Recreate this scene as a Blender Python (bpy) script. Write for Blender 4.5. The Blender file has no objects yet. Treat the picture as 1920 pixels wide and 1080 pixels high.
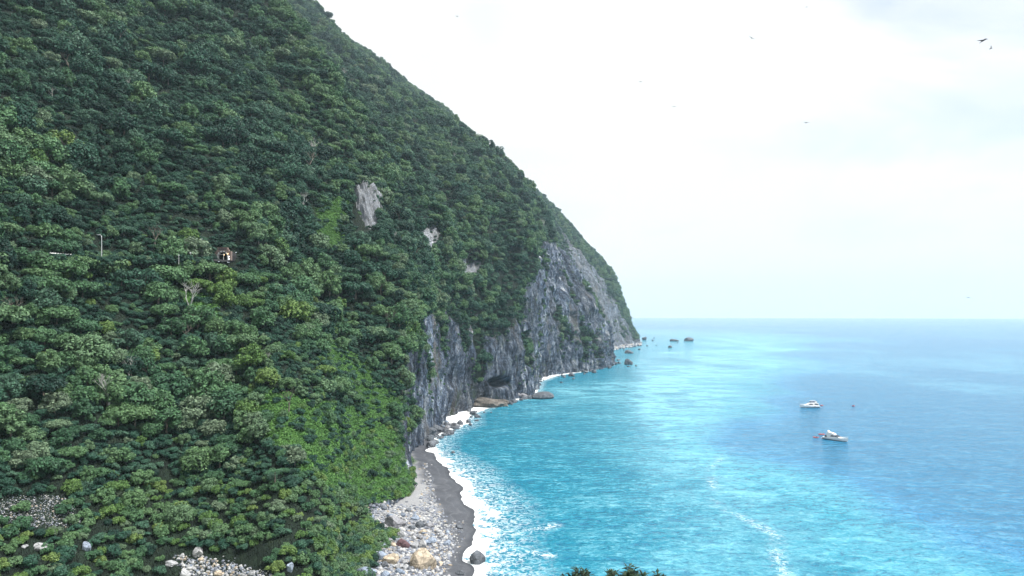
import bpy, bmesh, math, random
import numpy as np
from mathutils import Vector, Matrix, Euler
from mathutils.bvhtree import BVHTree

rng = np.random.default_rng(11)
random.seed(5)
scene = bpy.context.scene
col = scene.collection
R = math.radians

# ---------------------------------------------------------------- camera
CAM_H, F, CX, HZ = 70.0, 1280.0, 960.0, 590.0      # metres; focal length and horizon in photo pixels
cam_data = bpy.data.cameras.new("camera")
cam_data.lens = 24.0
cam_data.sensor_width = 36.0
cam_data.shift_y = 50.0 / 1920.0
cam_data.clip_start = 0.5
cam_data.clip_end = 120000.0
cam = bpy.data.objects.new("camera", cam_data)
cam.location = (0, 0, CAM_H)
cam.rotation_euler = (R(90), 0, 0)
col.objects.link(cam)
scene.camera = cam

# ---------------------------------------------------------------- light
SUN_EL, SUN_AZ = 60.0, 104.0                        # azimuth clockwise from +Y (away from camera)
world = bpy.data.worlds.new("World")
scene.world = world
world.use_nodes = True
nt = world.node_tree
nt.nodes.clear()
def N(nt, t, **kw):
    n = nt.nodes.new(t)
    for k, v in kw.items():
        setattr(n, k, v)
    return n
L = lambda nt, a, b: nt.links.new(a, b)
out = N(nt, 'ShaderNodeOutputWorld')
sky = N(nt, 'ShaderNodeTexSky', sky_type='NISHITA')
sky.sun_disc = False
sky.sun_elevation = R(SUN_EL)
sky.sun_rotation = R(SUN_AZ)
sky.air_density = 1.0
sky.dust_density = 1.5
bg_sky = N(nt, 'ShaderNodeBackground')
bg_sky.inputs['Strength'].default_value = 0.15
L(nt, sky.outputs[0], bg_sky.inputs['Color'])
bg_cloud = N(nt, 'ShaderNodeBackground')
bg_cloud.inputs['Strength'].default_value = 0.84
tc = N(nt, 'ShaderNodeTexCoord')
mp = N(nt, 'ShaderNodeMapping')
mp.inputs['Location'].default_value = (9, 3, 1)
mp.inputs['Rotation'].default_value = (R(0), R(-24), R(30))
mp.inputs['Scale'].default_value = (1.0, 1.3, 3.0)
L(nt, tc.outputs['Generated'], mp.inputs['Vector'])
n1 = N(nt, 'ShaderNodeTexNoise')
n1.inputs['Scale'].default_value = 2.2
n1.inputs['Detail'].default_value = 7
n1.inputs['Roughness'].default_value = 0.55
n1.inputs['Distortion'].default_value = 0.6
L(nt, mp.outputs[0], n1.inputs['Vector'])
# the cloud veil thins out towards the open sea in the east
dot = N(nt, 'ShaderNodeVectorMath', operation='DOT_PRODUCT')
L(nt, tc.outputs['Generated'], dot.inputs[0])
dot.inputs[1].default_value = (.66, .45, .60)
thin_ = N(nt, 'ShaderNodeMapRange')
for k, v in (('From Min', .74), ('From Max', .97), ('To Min', 0.0), ('To Max', .27)):
    thin_.inputs[k].default_value = v
L(nt, dot.outputs['Value'], thin_.inputs['Value'])
veil = N(nt, 'ShaderNodeMath', operation='SUBTRACT')
L(nt, n1.outputs['Fac'], veil.inputs[0])
L(nt, thin_.outputs[0], veil.inputs[1])
n2 = N(nt, 'ShaderNodeTexNoise')
n2.inputs['Scale'].default_value = 3.1
n2.inputs['Detail'].default_value = 5
n2.inputs['Distortion'].default_value = 0.4
L(nt, mp.outputs[0], n2.inputs['Vector'])
shade = N(nt, 'ShaderNodeMapRange')
for k, v in (('From Min', .20), ('From Max', .46), ('To Min', 0.0), ('To Max', 1.0)):
    shade.inputs[k].default_value = v
veil2 = N(nt, 'ShaderNodeMath', operation='MULTIPLY_ADD')
veil2.inputs[1].default_value = -.6
L(nt, thin_.outputs[0], veil2.inputs[0])
L(nt, n2.outputs['Fac'], veil2.inputs[2])
L(nt, veil2.outputs[0], shade.inputs['Value'])
rm = N(nt, 'ShaderNodeMapRange')
rm.inputs['From Min'].default_value = 0.16
rm.inputs['From Max'].default_value = 0.40
rm.inputs['To Min'].default_value = 0.55
rm.inputs['To Max'].default_value = 1.0
L(nt, veil.outputs[0], rm.inputs['Value'])
cc = N(nt, 'ShaderNodeMix', data_type='RGBA')
cc.inputs['A'].default_value = (0.86, 0.91, 0.98, 1)
cc.inputs['B'].default_value = (0.985, 1.0, 1.0, 1)
L(nt, shade.outputs[0], cc.inputs['Factor'])
L(nt, cc.outputs['Result'], bg_cloud.inputs['Color'])
ms = N(nt, 'ShaderNodeMixShader')
L(nt, rm.outputs[0], ms.inputs[0])
L(nt, bg_sky.outputs[0], ms.inputs[1])
L(nt, bg_cloud.outputs[0], ms.inputs[2])
L(nt, ms.outputs[0], out.inputs['Surface'])

sun_d = bpy.data.lights.new("sun", 'SUN')
sun_d.energy = 5.0
sun_d.angle = R(2)
sun_d.color = (1.0, 0.96, 0.9)
sun = bpy.data.objects.new("sun", sun_d)
sdir = Vector((math.sin(R(SUN_AZ)) * math.cos(R(SUN_EL)), math.cos(R(SUN_AZ)) * math.cos(R(SUN_EL)), math.sin(R(SUN_EL))))
sun.rotation_euler = sdir.to_track_quat('Z', 'Y').to_euler()
sun.location = (0, 0, 500)
col.objects.link(sun)

scene.view_settings.view_transform = 'Standard'
scene.view_settings.look = 'None'
scene.view_settings.exposure = 0.38
scene.view_settings.gamma = 1.0
scene.view_settings.use_curve_mapping = False
scene.render.engine = 'CYCLES'
scene.cycles.use_denoising = True
scene.cycles.max_bounces = 8
scene.cycles.diffuse_bounces = 3
scene.cycles.transmission_bounces = 4
scene.cycles.volume_bounces = 1
scene.cycles.volume_step_rate = 4.0

HAZE = True

# ---------------------------------------------------------------- helpers
def at(px, py, Y):
    """photo pixel + depth -> world point"""
    return np.array([(px - CX) * Y / F, Y, CAM_H + (HZ - py) * Y / F])
def proj(P):
    P = np.asarray(P, float)
    y = np.maximum(P[..., 1], 1e-3)
    return CX + F * P[..., 0] / y, HZ - F * (P[..., 2] - CAM_H) / y

def _hash(ix, iy, iz, seed):
    h = (ix.astype(np.int64) * 374761393 + iy.astype(np.int64) * 668265263 + iz.astype(np.int64) * 2147483647 + seed * 1274126177) & 0xFFFFFFFF
    h = ((h ^ (h >> 13)) * 1274126177) & 0xFFFFFFFF
    h = ((h ^ (h >> 16)) * 2246822519) & 0xFFFFFFFF
    return ((h ^ (h >> 15)) & 0xFFFF) / 32767.5 - 1.0
def vnoise(P, seed=0):
    """value noise in -1..1, P is (...,3)"""
    I = np.floor(P)
    f = P - I
    u = f * f * f * (f * (f * 6 - 15) + 10)
    I = I.astype(np.int64)
    r = 0
    for dx in (0, 1):
        wx = u[..., 0] if dx else 1 - u[..., 0]
        for dy in (0, 1):
            wy = u[..., 1] if dy else 1 - u[..., 1]
            for dz in (0, 1):
                wz = u[..., 2] if dz else 1 - u[..., 2]
                r = r + wx * wy * wz * _hash(I[..., 0] + dx, I[..., 1] + dy, I[..., 2] + dz, seed)
    return r
def fbm(P, octv=4, seed=0, gain=0.5):
    a, s, t = 1.0, 0.0, 0.0
    P = np.asarray(P, float)
    for i in range(octv):
        s = s + a * vnoise(P * (2.03 ** i) + 17.3 * i, seed + i)
        t += a
        a *= gain
    return s / t
def ridged(P, octv=4, seed=0, gain=0.5):
    a, s, t = 1.0, 0.0, 0.0
    P = np.asarray(P, float)
    for i in range(octv):
        s = s + a * (1 - 2 * np.abs(vnoise(P * (2.03 ** i) + 9.1 * i, seed + i)))
        t += a
        a *= gain
    return s / t
def v3(x, y, z):
    return np.stack(np.broadcast_arrays(np.asarray(x, float), np.asarray(y, float), np.asarray(z, float)), -1)

def poly_sd(px, py, poly):
    """signed distance in pixels to a polygon, positive inside"""
    poly = np.asarray(poly, float)
    d = np.full(px.shape, 1e9)
    inside = np.zeros(px.shape, bool)
    n = len(poly)
    for i in range(n):
        ax, ay = poly[i]
        bx, by = poly[(i + 1) % n]
        ex, ey = bx - ax, by - ay
        t = np.clip(((px - ax) * ex + (py - ay) * ey) / (ex * ex + ey * ey + 1e-9), 0, 1)
        d = np.minimum(d, np.hypot(px - ax - t * ex, py - ay - t * ey))
        c = ((ay > py) != (by > py)) & (px < (bx - ax) * (py - ay) / (by - ay + 1e-12) + ax)
        inside ^= c
    return np.where(inside, d, -d)
def line_dist(x, y, pts):
    """distance to a polyline and its side (positive on the right of its direction)"""
    pts = np.asarray(pts, float)
    best = np.full(x.shape, 1e9)
    side = np.zeros(x.shape)
    for i in range(len(pts) - 1):
        ax, ay = pts[i]
        bx, by = pts[i + 1]
        ex, ey = bx - ax, by - ay
        t = np.clip(((x - ax) * ex + (y - ay) * ey) / (ex * ex + ey * ey + 1e-9), 0, 1)
        dx, dy = x - ax - t * ex, y - ay - t * ey
        dd = np.hypot(dx, dy)
        s = np.sign(ex * -(y - ay) + ey * (x - ax))
        m = dd < best
        best = np.where(m, dd, best)
        side = np.where(m, s, side)
    return best * np.where(side == 0, 1, side)
def sstep(a, b, x):
    t = np.clip((x - a) / (b - a), 0, 1)
    return t * t * (3 - 2 * t)

def mesh_np(name, verts, faces, mat=None, smooth=False):
    """mesh from numpy arrays; faces (n,3) or (n,4)"""
    me = bpy.data.meshes.new(name)
    verts = np.ascontiguousarray(verts, np.float32)
    faces = np.ascontiguousarray(faces, np.int32)
    k = faces.shape[1]
    me.vertices.add(len(verts))
    me.vertices.foreach_set('co', verts.ravel())
    me.loops.add(faces.size)
    me.loops.foreach_set('vertex_index', faces.ravel())
    me.polygons.add(len(faces))
    me.polygons.foreach_set('loop_start', np.arange(0, faces.size, k, dtype=np.int32))
    try:
        me.polygons.foreach_set('loop_total', np.full(len(faces), k, np.int32))
    except Exception:
        pass
    me.polygons.foreach_set('use_smooth', np.full(len(faces), smooth, bool))
    if mat:
        me.materials.append(mat)
    me.update(calc_edges=True)
    me.validate()
    return me
def attr(me, name, vals, domain='POINT', typ='FLOAT'):
    a = me.attributes.new(name, typ, domain)
    if typ == 'FLOAT':
        a.data.foreach_set('value', np.ascontiguousarray(vals, np.float32))
    elif typ == 'INT':
        a.data.foreach_set('value', np.ascontiguousarray(vals, np.int32))
    else:
        a.data.foreach_set('vector', np.ascontiguousarray(vals, np.float32).ravel())
def link(name, data, parent=None, loc=None, rot=None, scale=None):
    o = bpy.data.objects.new(name, data)
    col.objects.link(o)
    if parent is not None:
        o.parent = parent
    if loc is not None:
        o.location = loc
    if rot is not None:
        o.rotation_euler = rot
    if scale is not None:
        o.scale = scale if hasattr(scale, '__len__') else (scale,) * 3
    return o
def tag(o, label=None, cat=None, group=None, kind=None):
    if label: o['label'] = label
    if cat: o['category'] = cat
    if group: o['group'] = group
    if kind: o['kind'] = kind
    return o

# ---------------------------------------------------------------- materials
def new_mat(name):
    m = bpy.data.materials.new(name)
    m.use_nodes = True
    nt = m.node_tree
    return m, nt, nt.nodes['Principled BSDF']
def ramp(nt, stops, interp='LINEAR'):
    r = N(nt, 'ShaderNodeValToRGB')
    r.color_ramp.interpolation = interp
    el = r.color_ramp.elements
    while len(el) < len(stops):
        el.new(0.5)
    for e, (p, c) in zip(el, stops):
        e.position = p
        e.color = (*c, 1)
    return r
def noise(nt, vec, scale, detail=4, rough=0.55, dist=0.0):
    n = N(nt, 'ShaderNodeTexNoise')
    n.inputs['Scale'].default_value = scale
    n.inputs['Detail'].default_value = detail
    n.inputs['Roughness'].default_value = rough
    n.inputs['Distortion'].default_value = dist
    if vec is not None:
        L(nt, vec, n.inputs['Vector'])
    return n
def mixc(nt, fac, a, b, blend='MIX'):
    m = N(nt, 'ShaderNodeMix', data_type='RGBA', blend_type=blend)
    for s, v in (('Factor', fac), ('A', a), ('B', b)):
        i = [x for x in m.inputs if x.name == s and (x.type == 'RGBA' or s == 'Factor' and x.type == 'VALUE')][0]
        if hasattr(v, 'is_linked') or hasattr(v, 'links'):
            L(nt, v, i)
        elif s == 'Factor':
            i.default_value = v
        else:
            i.default_value = (*v, 1)
    return [x for x in m.outputs if x.type == 'RGBA'][0]
def math_(nt, op, a, b=None, clamp=False):
    m = N(nt, 'ShaderNodeMath', operation=op, use_clamp=clamp)
    for i, v in ((0, a), (1, b)):
        if v is None: continue
        if hasattr(v, 'links'):
            L(nt, v, m.inputs[i])
        else:
            m.inputs[i].default_value = v
    return m.outputs[0]
def maprange(nt, v, a, b, c=0.0, d=1.0):
    m = N(nt, 'ShaderNodeMapRange')
    L(nt, v, m.inputs['Value'])
    for k, x in (('From Min', a), ('From Max', b), ('To Min', c), ('To Max', d)):
        m.inputs[k].default_value = x
    return m.outputs[0]
def attrn(nt, name):
    a = N(nt, 'ShaderNodeAttribute')
    a.attribute_name = name
    return a
def bump(nt, h, strength, dist, bsdf):
    b = N(nt, 'ShaderNodeBump')
    b.inputs['Strength'].default_value = strength
    b.inputs['Distance'].default_value = dist
    L(nt, h, b.inputs['Height'])
    L(nt, b.outputs[0], bsdf.inputs['Normal'])
    return b
def simple_mat(name, c, rough=0.6, metal=0.0, var=0.25, scale=6.0, spec=0.4):
    m, nt, b = new_mat(name)
    tcn = N(nt, 'ShaderNodeTexCoord')
    n = noise(nt, tcn.outputs['Object'], scale, 5)
    lo = tuple(x * (1 - var) for x in c)
    hi = tuple(min(1, x * (1 + var * 0.6)) for x in c)
    r = ramp(nt, [(0.3, lo), (0.7, hi)])
    L(nt, n.outputs['Fac'], r.inputs[0])
    L(nt, r.outputs[0], b.inputs['Base Color'])
    b.inputs['Roughness'].default_value = rough
    b.inputs['Metallic'].default_value = metal
    b.inputs['Specular IOR Level'].default_value = spec
    return m

def leaf_mat(name, stops):
    """stops: colour ramp over a per-tree random number"""
    m, nt, b = new_mat(name)
    oi = N(nt, 'ShaderNodeObjectInfo')
    r = ramp(nt, stops)
    L(nt, oi.outputs['Random'], r.inputs[0])
    lv = attrn(nt, 'leaf_tone')
    f = maprange(nt, lv.outputs['Fac'], 0, 1, 0.40, 1.75)
    hs = N(nt, 'ShaderNodeHueSaturation')
    L(nt, f, hs.inputs['Value'])
    L(nt, maprange(nt, lv.outputs['Fac'], 0, 1, 0.515, 0.485), hs.inputs['Hue'])
    L(nt, r.outputs[0], hs.inputs['Color'])
    L(nt, hs.outputs[0], b.inputs['Base Color'])
    b.inputs['Roughness'].default_value = 0.55
    b.inputs['Specular IOR Level'].default_value = 0.25
    tr = N(nt, 'ShaderNodeBsdfTranslucent')
    L(nt, hs.outputs[0], tr.inputs['Color'])
    mx = N(nt, 'ShaderNodeMixShader')
    mx.inputs[0].default_value = 0.14
    L(nt, b.outputs[0], mx.inputs[1])
    L(nt, tr.outputs[0], mx.inputs[2])
    L(nt, mx.outputs[0], nt.nodes['Material Output'].inputs['Surface'])
    return m
M = {}
M['leaf_dark'] = leaf_mat('leaf_dark', [(0, (.010, .037, .027)), (.35, (.019, .064, .044)), (.7, (.032, .092, .060)), (1, (.058, .122, .080))])
M['leaf_mid'] = leaf_mat('leaf_mid', [(0, (.036, .096, .052)), (.3, (.066, .148, .068)), (.6, (.09, .172, .074)), (.85, (.10, .178, .094)), (1, (.125, .178, .115))])
M['leaf_yellow'] = leaf_mat('leaf_yellow', [(0, (.065, .140, .042)), (.5, (.095, .180, .050)), (1, (.14, .21, .065))])
M['leaf_grass'] = leaf_mat('leaf_grass', [(0, (.045, .130, .034)), (.5, (.068, .175, .044)), (1, (.10, .21, .058))])
M['leaf_near'] = leaf_mat('leaf_near', [(0, (.018, .040, .024)), (1, (.030, .060, .030))])
M['bark'] = simple_mat('bark', (.16, .14, .12), .9)
M['pale_bark'] = simple_mat('pale_bark', (.42, .42, .40), .9)

def rock_colour(nt, vec, vec2, tones):
    """layered rock: broad tone, fine grain, dark cracks and rusty stains"""
    n1 = noise(nt, vec, 1.0, 8, .62, .4)
    n2 = noise(nt, vec2, 3.3, 6, .6)
    r = ramp(nt, tones)
    s = math_(nt, 'ADD', math_(nt, 'MULTIPLY', n1.outputs['Fac'], .65), math_(nt, 'MULTIPLY', n2.outputs['Fac'], .35))
    L(nt, s, r.inputs[0])
    return r.outputs[0], s

# hillside: rock where the 'rock' attribute says so, undergrowth and grass elsewhere
m, nt, b = new_mat('hillside')
geo = N(nt, 'ShaderNodeNewGeometry')
cu = attrn(nt, 'cliff_uv')
mpv = N(nt, 'ShaderNodeMapping'); mpv.inputs['Scale'].default_value = (.20, .20, .055)
L(nt, cu.outputs['Vector'], mpv.inputs['Vector'])
rockc, rs = rock_colour(nt, mpv.outputs[0], mpv.outputs[0],
    [(.385, (.008, .012, .022)), (.455, (.034, .048, .076)), (.51, (.080, .104, .148)), (.56, (.155, .182, .23)), (.615, (.35, .37, .40)), (.70, (.58, .58, .58))])
mpk = N(nt, 'ShaderNodeMapping'); mpk.inputs['Scale'].default_value = (.30, .30, .10); mpk.inputs['Rotation'].default_value = (0, R(14), 0)
wadd = N(nt, 'ShaderNodeVectorMath', operation='ADD')
L(nt, cu.outputs['Vector'], wadd.inputs[0])
nwp = noise(nt, cu.outputs['Vector'], .12, 4, .6)
wsc = N(nt, 'ShaderNodeVectorMath', operation='SCALE'); wsc.inputs['Scale'].default_value = 9.0
L(nt, nwp.outputs['Color'], wsc.inputs[0]); L(nt, wsc.outputs[0], wadd.inputs[1])
L(nt, wadd.outputs[0], mpk.inputs['Vector'])
vk = N(nt, 'ShaderNodeTexVoronoi', feature='DISTANCE_TO_EDGE'); L(nt, mpk.outputs[0], vk.inputs['Vector'])
crk = maprange(nt, vk.outputs['Distance'], 0.0, .09, .28, 1.0)
vk2 = N(nt, 'ShaderNodeTexVoronoi', feature='F1'); L(nt, mpk.outputs[0], vk2.inputs['Vector'])
sep = N(nt, 'ShaderNodeSeparateColor'); L(nt, vk2.outputs['Color'], sep.inputs[0])
rockc = mixc(nt, 1.0, rockc, math_(nt, 'MULTIPLY', crk, maprange(nt, sep.outputs[0], 0, 1, .55, 1.5)), 'MULTIPLY')
rs = math_(nt, 'ADD', math_(nt, 'MULTIPLY', rs, .6), math_(nt, 'MULTIPLY', math_(nt, 'ADD', crk, sep.outputs[0]), .25))
mp2 = N(nt, 'ShaderNodeMapping'); mp2.inputs['Scale'].default_value = (.035, .035, .02)
L(nt, cu.outputs['Vector'], mp2.inputs['Vector'])
nst = noise(nt, mp2.outputs[0], 1.0, 5, .6)
rockc = mixc(nt, maprange(nt, nst.outputs['Fac'], .54, .70, 0, .5), rockc, (.17, .145, .11))
nmo = noise(nt, geo.outputs['Position'], .09, 7, .65)
rockc = mixc(nt, maprange(nt, nmo.outputs['Fac'], .58, .66, 0, .75), rockc, (.045, .075, .035))
nbt = noise(nt, geo.outputs['Position'], .016, 4, .6)
rockc = mixc(nt, 1.0, rockc, maprange(nt, nbt.outputs['Fac'], .34, .66, .55, 1.6), 'MULTIPLY')
pale = attrn(nt, 'pale')
rockc = mixc(nt, math_(nt, 'MULTIPLY', pale.outputs['Fac'], .34), rockc, (.60, .62, .64))
npl = noise(nt, geo.outputs['Position'], .35, 6, .65)
und = ramp(nt, [(.35, (.005, .011, .008)), (.55, (.010, .022, .013)), (.75, (.024, .038, .022))])
L(nt, npl.outputs['Fac'], und.inputs[0])
grs = ramp(nt, [(.3, (.035, .09, .02)), (.55, (.06, .15, .03)), (.8, (.10, .2, .045))])
L(nt, npl.outputs['Fac'], grs.inputs[0])
ga = attrn(nt, 'grass')
ra = attrn(nt, 'rock')
cbase = mixc(nt, ga.outputs['Fac'], und.outputs[0], grs.outputs[0])
fin = mixc(nt, ra.outputs['Fac'], cbase, rockc)
L(nt, fin, b.inputs['Base Color'])
b.inputs['Roughness'].default_value = .85
b.inputs['Specular IOR Level'].default_value = .25
bump(nt, rs, 1.0, 2.5, b)
M['hillside'] = m

# boulders
def boulder_mat(name, stops, scale=.5, lo=.45, hi=1.5):
    m, nt, b = new_mat(name)
    oi = N(nt, 'ShaderNodeObjectInfo')
    tcn = N(nt, 'ShaderNodeTexCoord')
    r = ramp(nt, stops, 'CONSTANT' if len(stops) > 4 else 'LINEAR')
    L(nt, oi.outputs['Random'], r.inputs[0])
    add = N(nt, 'ShaderNodeVectorMath', operation='ADD')
    geo = N(nt, 'ShaderNodeNewGeometry')
    L(nt, geo.outputs['Position'], add.inputs[0])
    add.inputs[1].default_value = (3, 7, 1)
    n1 = noise(nt, add.outputs[0], scale, 8, .65, .5)
    n2 = noise(nt, add.outputs[0], scale * 5, 5, .6)
    s = math_(nt, 'ADD', math_(nt, 'MULTIPLY', n1.outputs['Fac'], .6), math_(nt, 'MULTIPLY', n2.outputs['Fac'], .4))
    hs = N(nt, 'ShaderNodeHueSaturation')
    L(nt, maprange(nt, s, .35, .65, lo, hi), hs.inputs['Value'])
    L(nt, r.outputs[0], hs.inputs['Color'])
    vor = N(nt, 'ShaderNodeTexVoronoi', feature='DISTANCE_TO_EDGE')
    vor.inputs['Scale'].default_value = scale * 1.1
    wv = N(nt, 'ShaderNodeVectorMath', operation='ADD')
    L(nt, add.outputs[0], wv.inputs[0]); L(nt, n1.outputs['Color'], wv.inputs[1])
    L(nt, wv.outputs[0], vor.inputs['Vector'])
    crack = maprange(nt, vor.outputs['Distance'], 0.0, .05, .35, 1.0)
    c = mixc(nt, 1.0, hs.outputs[0], crack, 'MULTIPLY')
    L(nt, c, b.inputs['Base Color'])
    b.inputs['Roughness'].default_value = .8
    b.inputs['Specular IOR Level'].default_value = .3
    bump(nt, s, .8, .35, b)
    return m
M['stone'] = boulder_mat('stone', [(0, (.34, .36, .39)), (.18, (.50, .51, .52)), (.38, (.27, .30, .35)), (.55, (.60, .59, .57)), (.72, (.42, .45, .50)), (.86, (.46, .41, .34)), (.95, (.2, .21, .24))])
M['tan_rock'] = boulder_mat('tan_rock', [(0, (.42, .355, .28)), (1, (.46, .39, .30))], .45)
M['maroon_rock'] = boulder_mat('maroon_rock', [(0, (.115, .07, .08)), (1, (.12, .072, .082))])
M['grey_rock'] = boulder_mat('grey_rock', [(0, (.25, .25, .27)), (1, (.24, .25, .27))])
M['dark_rock'] = boulder_mat('dark_rock', [(0, (.10, .115, .135)), (1, (.13, .14, .16))], .35)
M['blue_rock'] = boulder_mat('blue_rock', [(0, (.20, .245, .32)), (1, (.27, .32, .40))])
M['ledge_rock'] = boulder_mat('ledge_rock', [(0, (.105, .095, .085)), (1, (.11, .10, .09))], .16, .3, 1.9)
M['pale_rock'] = boulder_mat('pale_rock', [(0, (.38, .385, .395)), (1, (.32, .33, .35))])

# ground: wet dark sand by the water, pale shingle above it, undergrowth inland
m, nt, b = new_mat('beach')
geo = N(nt, 'ShaderNodeNewGeometry')
nA = noise(nt, geo.outputs['Position'], .12, 6, .6)
nB = noise(nt, geo.outputs['Position'], 1.6, 6, .7)
nC = noise(nt, geo.outputs['Position'], 5.0, 3, .7)
wet = attrn(nt, 'wet'); veg = attrn(nt, 'veg')
dry = ramp(nt, [(.3, (.15, .155, .17)), (.5, (.26, .265, .28)), (.7, (.42, .42, .42))])
L(nt, math_(nt, 'ADD', math_(nt, 'MULTIPLY', nB.outputs['Fac'], .55), math_(nt, 'MULTIPLY', nC.outputs['Fac'], .45)), dry.inputs[0])
dk = ramp(nt, [(.3, (.045, .049, .060)), (.55, (.080, .085, .10)), (.72, (.15, .155, .17))])
L(nt, math_(nt, 'ADD', math_(nt, 'MULTIPLY', nA.outputs['Fac'], .6), math_(nt, 'MULTIPLY', nC.outputs['Fac'], .4)), dk.inputs[0])
rea = attrn(nt, 'reach')
mpl = N(nt, 'ShaderNodeCombineXYZ')
L(nt, math_(nt, 'ADD', math_(nt, 'MULTIPLY', rea.outputs['Fac'], .55), math_(nt, 'MULTIPLY', nA.outputs['Fac'], 5.0)), mpl.inputs[0])
nL = noise(nt, mpl.outputs[0], 1.0, 4, .6)
dkl = mixc(nt, maprange(nt, nL.outputs['Fac'], .5, .68, 0, .55), dk.outputs[0], (.19, .195, .21))
dkl = mixc(nt, maprange(nt, rea.outputs['Fac'], 2.5, .3, 0, .7), dkl, (.035, .038, .048))
c = mixc(nt, wet.outputs['Fac'], dry.outputs[0], dkl)
gr = ramp(nt, [(.35, (.02, .04, .016)), (.55, (.045, .085, .028)), (.75, (.09, .12, .05))])
L(nt, nB.outputs['Fac'], gr.inputs[0])
c = mixc(nt, veg.outputs['Fac'], c, gr.outputs[0])
L(nt, c, b.inputs['Base Color'])
L(nt, maprange(nt, wet.outputs['Fac'], 0, 1, .9, .45), b.inputs['Roughness'])
bump(nt, nB.outputs['Fac'], .7, .25, b)
M['beach'] = m

# sea
m, nt, b = new_mat('sea')
geo = N(nt, 'ShaderNodeNewGeometry')
tone = attrn(nt, 'tone')      # 0 turquoise shallows .. 1 deep blue
milk = attrn(nt, 'milk')
shore = attrn(nt, 'shore')
mpw = N(nt, 'ShaderNodeMapping'); mpw.inputs['Rotation'].default_value = (0, 0, R(-12)); mpw.inputs['Scale'].default_value = (.55, 1.0, 1)
L(nt, geo.outputs['Position'], mpw.inputs['Vector'])
cr = ramp(nt, [(0, (.004, .20, .30)), (.08, (.006, .25, .36)), (.32, (.010, .235, .35)), (.65, (.012, .18, .37)), (1, (.007, .13, .245))])
L(nt, tone.outputs['Fac'], cr.inputs[0])
nm = noise(nt, mpw.outputs[0], .05, 8, .62, 1.0)
mk = math_(nt, 'MULTIPLY', milk.outputs['Fac'], maprange(nt, nm.outputs['Fac'], .32, .68, 0, 1.25), True)
c = mixc(nt, mk, cr.outputs[0], (.21, .57, .68))
# choppy water: finer and finer waves
w1 = noise(nt, mpw.outputs[0], .11, 3, .5, .5)
w2 = noise(nt, mpw.outputs[0], .38, 4, .62, .8)
w3 = noise(nt, mpw.outputs[0], 1.5, 3, .6, .2)
mps = N(nt, 'ShaderNodeMapping'); mps.inputs['Rotation'].default_value = (0, 0, R(-24)); mps.inputs['Scale'].default_value = (.35, 1.0, 1)
L(nt, geo.outputs['Position'], mps.inputs['Vector'])
w0 = noise(nt, mps.outputs[0], .055, 3, .5, .3)          # long swell, only as painted light and dark bands
hgt = math_(nt, 'ADD', math_(nt, 'ADD', math_(nt, 'MULTIPLY', w1.outputs['Fac'], 2.2), math_(nt, 'MULTIPLY', w2.outputs['Fac'], 1.5)), math_(nt, 'MULTIPLY', w3.outputs['Fac'], .4))
# wave light and shade painted into the colour: dark troughs, pale crests
chop = math_(nt, 'ADD', math_(nt, 'ADD', math_(nt, 'MULTIPLY', w2.outputs['Fac'], .45), math_(nt, 'MULTIPLY', w3.outputs['Fac'], .30)), math_(nt, 'ADD', math_(nt, 'MULTIPLY', w1.outputs['Fac'], .15), math_(nt, 'MULTIPLY', w0.outputs['Fac'], .10)))
c = mixc(nt, maprange(nt, chop, .505, .41, .0, .72), c, (.004, .105, .22))
c = mixc(nt, maprange(nt, chop, .51, .62, .0, .55), c, mixc(nt, tone.outputs['Fac'], (.24, .57, .70), (.12, .36, .53)))
# foam
nf1 = noise(nt, geo.outputs['Position'], .13, 6, .6, .6)
nf2 = noise(nt, geo.outputs['Position'], .55, 7, .7, 1.2)
nf3 = noise(nt, geo.outputs['Position'], .33, 6, .68, 1.5)
fw = math_(nt, 'ADD', maprange(nt, nf1.outputs['Fac'], .34, .66, 0, 10), math_(nt, 'MULTIPLY', nf2.outputs['Fac'], 6.0))
dd = math_(nt, 'SUBTRACT', fw, shore.outputs['Fac'])
solid = maprange(nt, dd, .5, 4.5, 0, 1)
lace = math_(nt, 'MULTIPLY', maprange(nt, shore.outputs['Fac'], 26, 4, 0, 1), maprange(nt, nf2.outputs['Fac'], .47, .60, 0, .9))
fa = attrn(nt, 'foam')
streak = math_(nt, 'MULTIPLY', fa.outputs['Fac'], maprange(nt, nf2.outputs['Fac'], .46, .60, 0, 1))
solid = maprange(nt, math_(nt, 'ADD', maprange(nt, dd, -2.0, 8.5, 0, 1), math_(nt, 'MULTIPLY', math_(nt, 'SUBTRACT', nf3.outputs['Fac'], .5), 1.8)), .38, .66, 0, .96)
foam = math_(nt, 'MAXIMUM', math_(nt, 'MAXIMUM', solid, lace), streak)
c = mixc(nt, foam, c, (.88, .90, .91))
L(nt, c, b.inputs['Base Color'])
L(nt, maprange(nt, foam, 0, 1, .16, .8), b.inputs['Roughness'])
b.inputs['IOR'].default_value = 1.33
b.inputs['Specular IOR Level'].default_value = .26
bp = bump(nt, hgt, .9, 1.0, b)
M['sea'] = m

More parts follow.
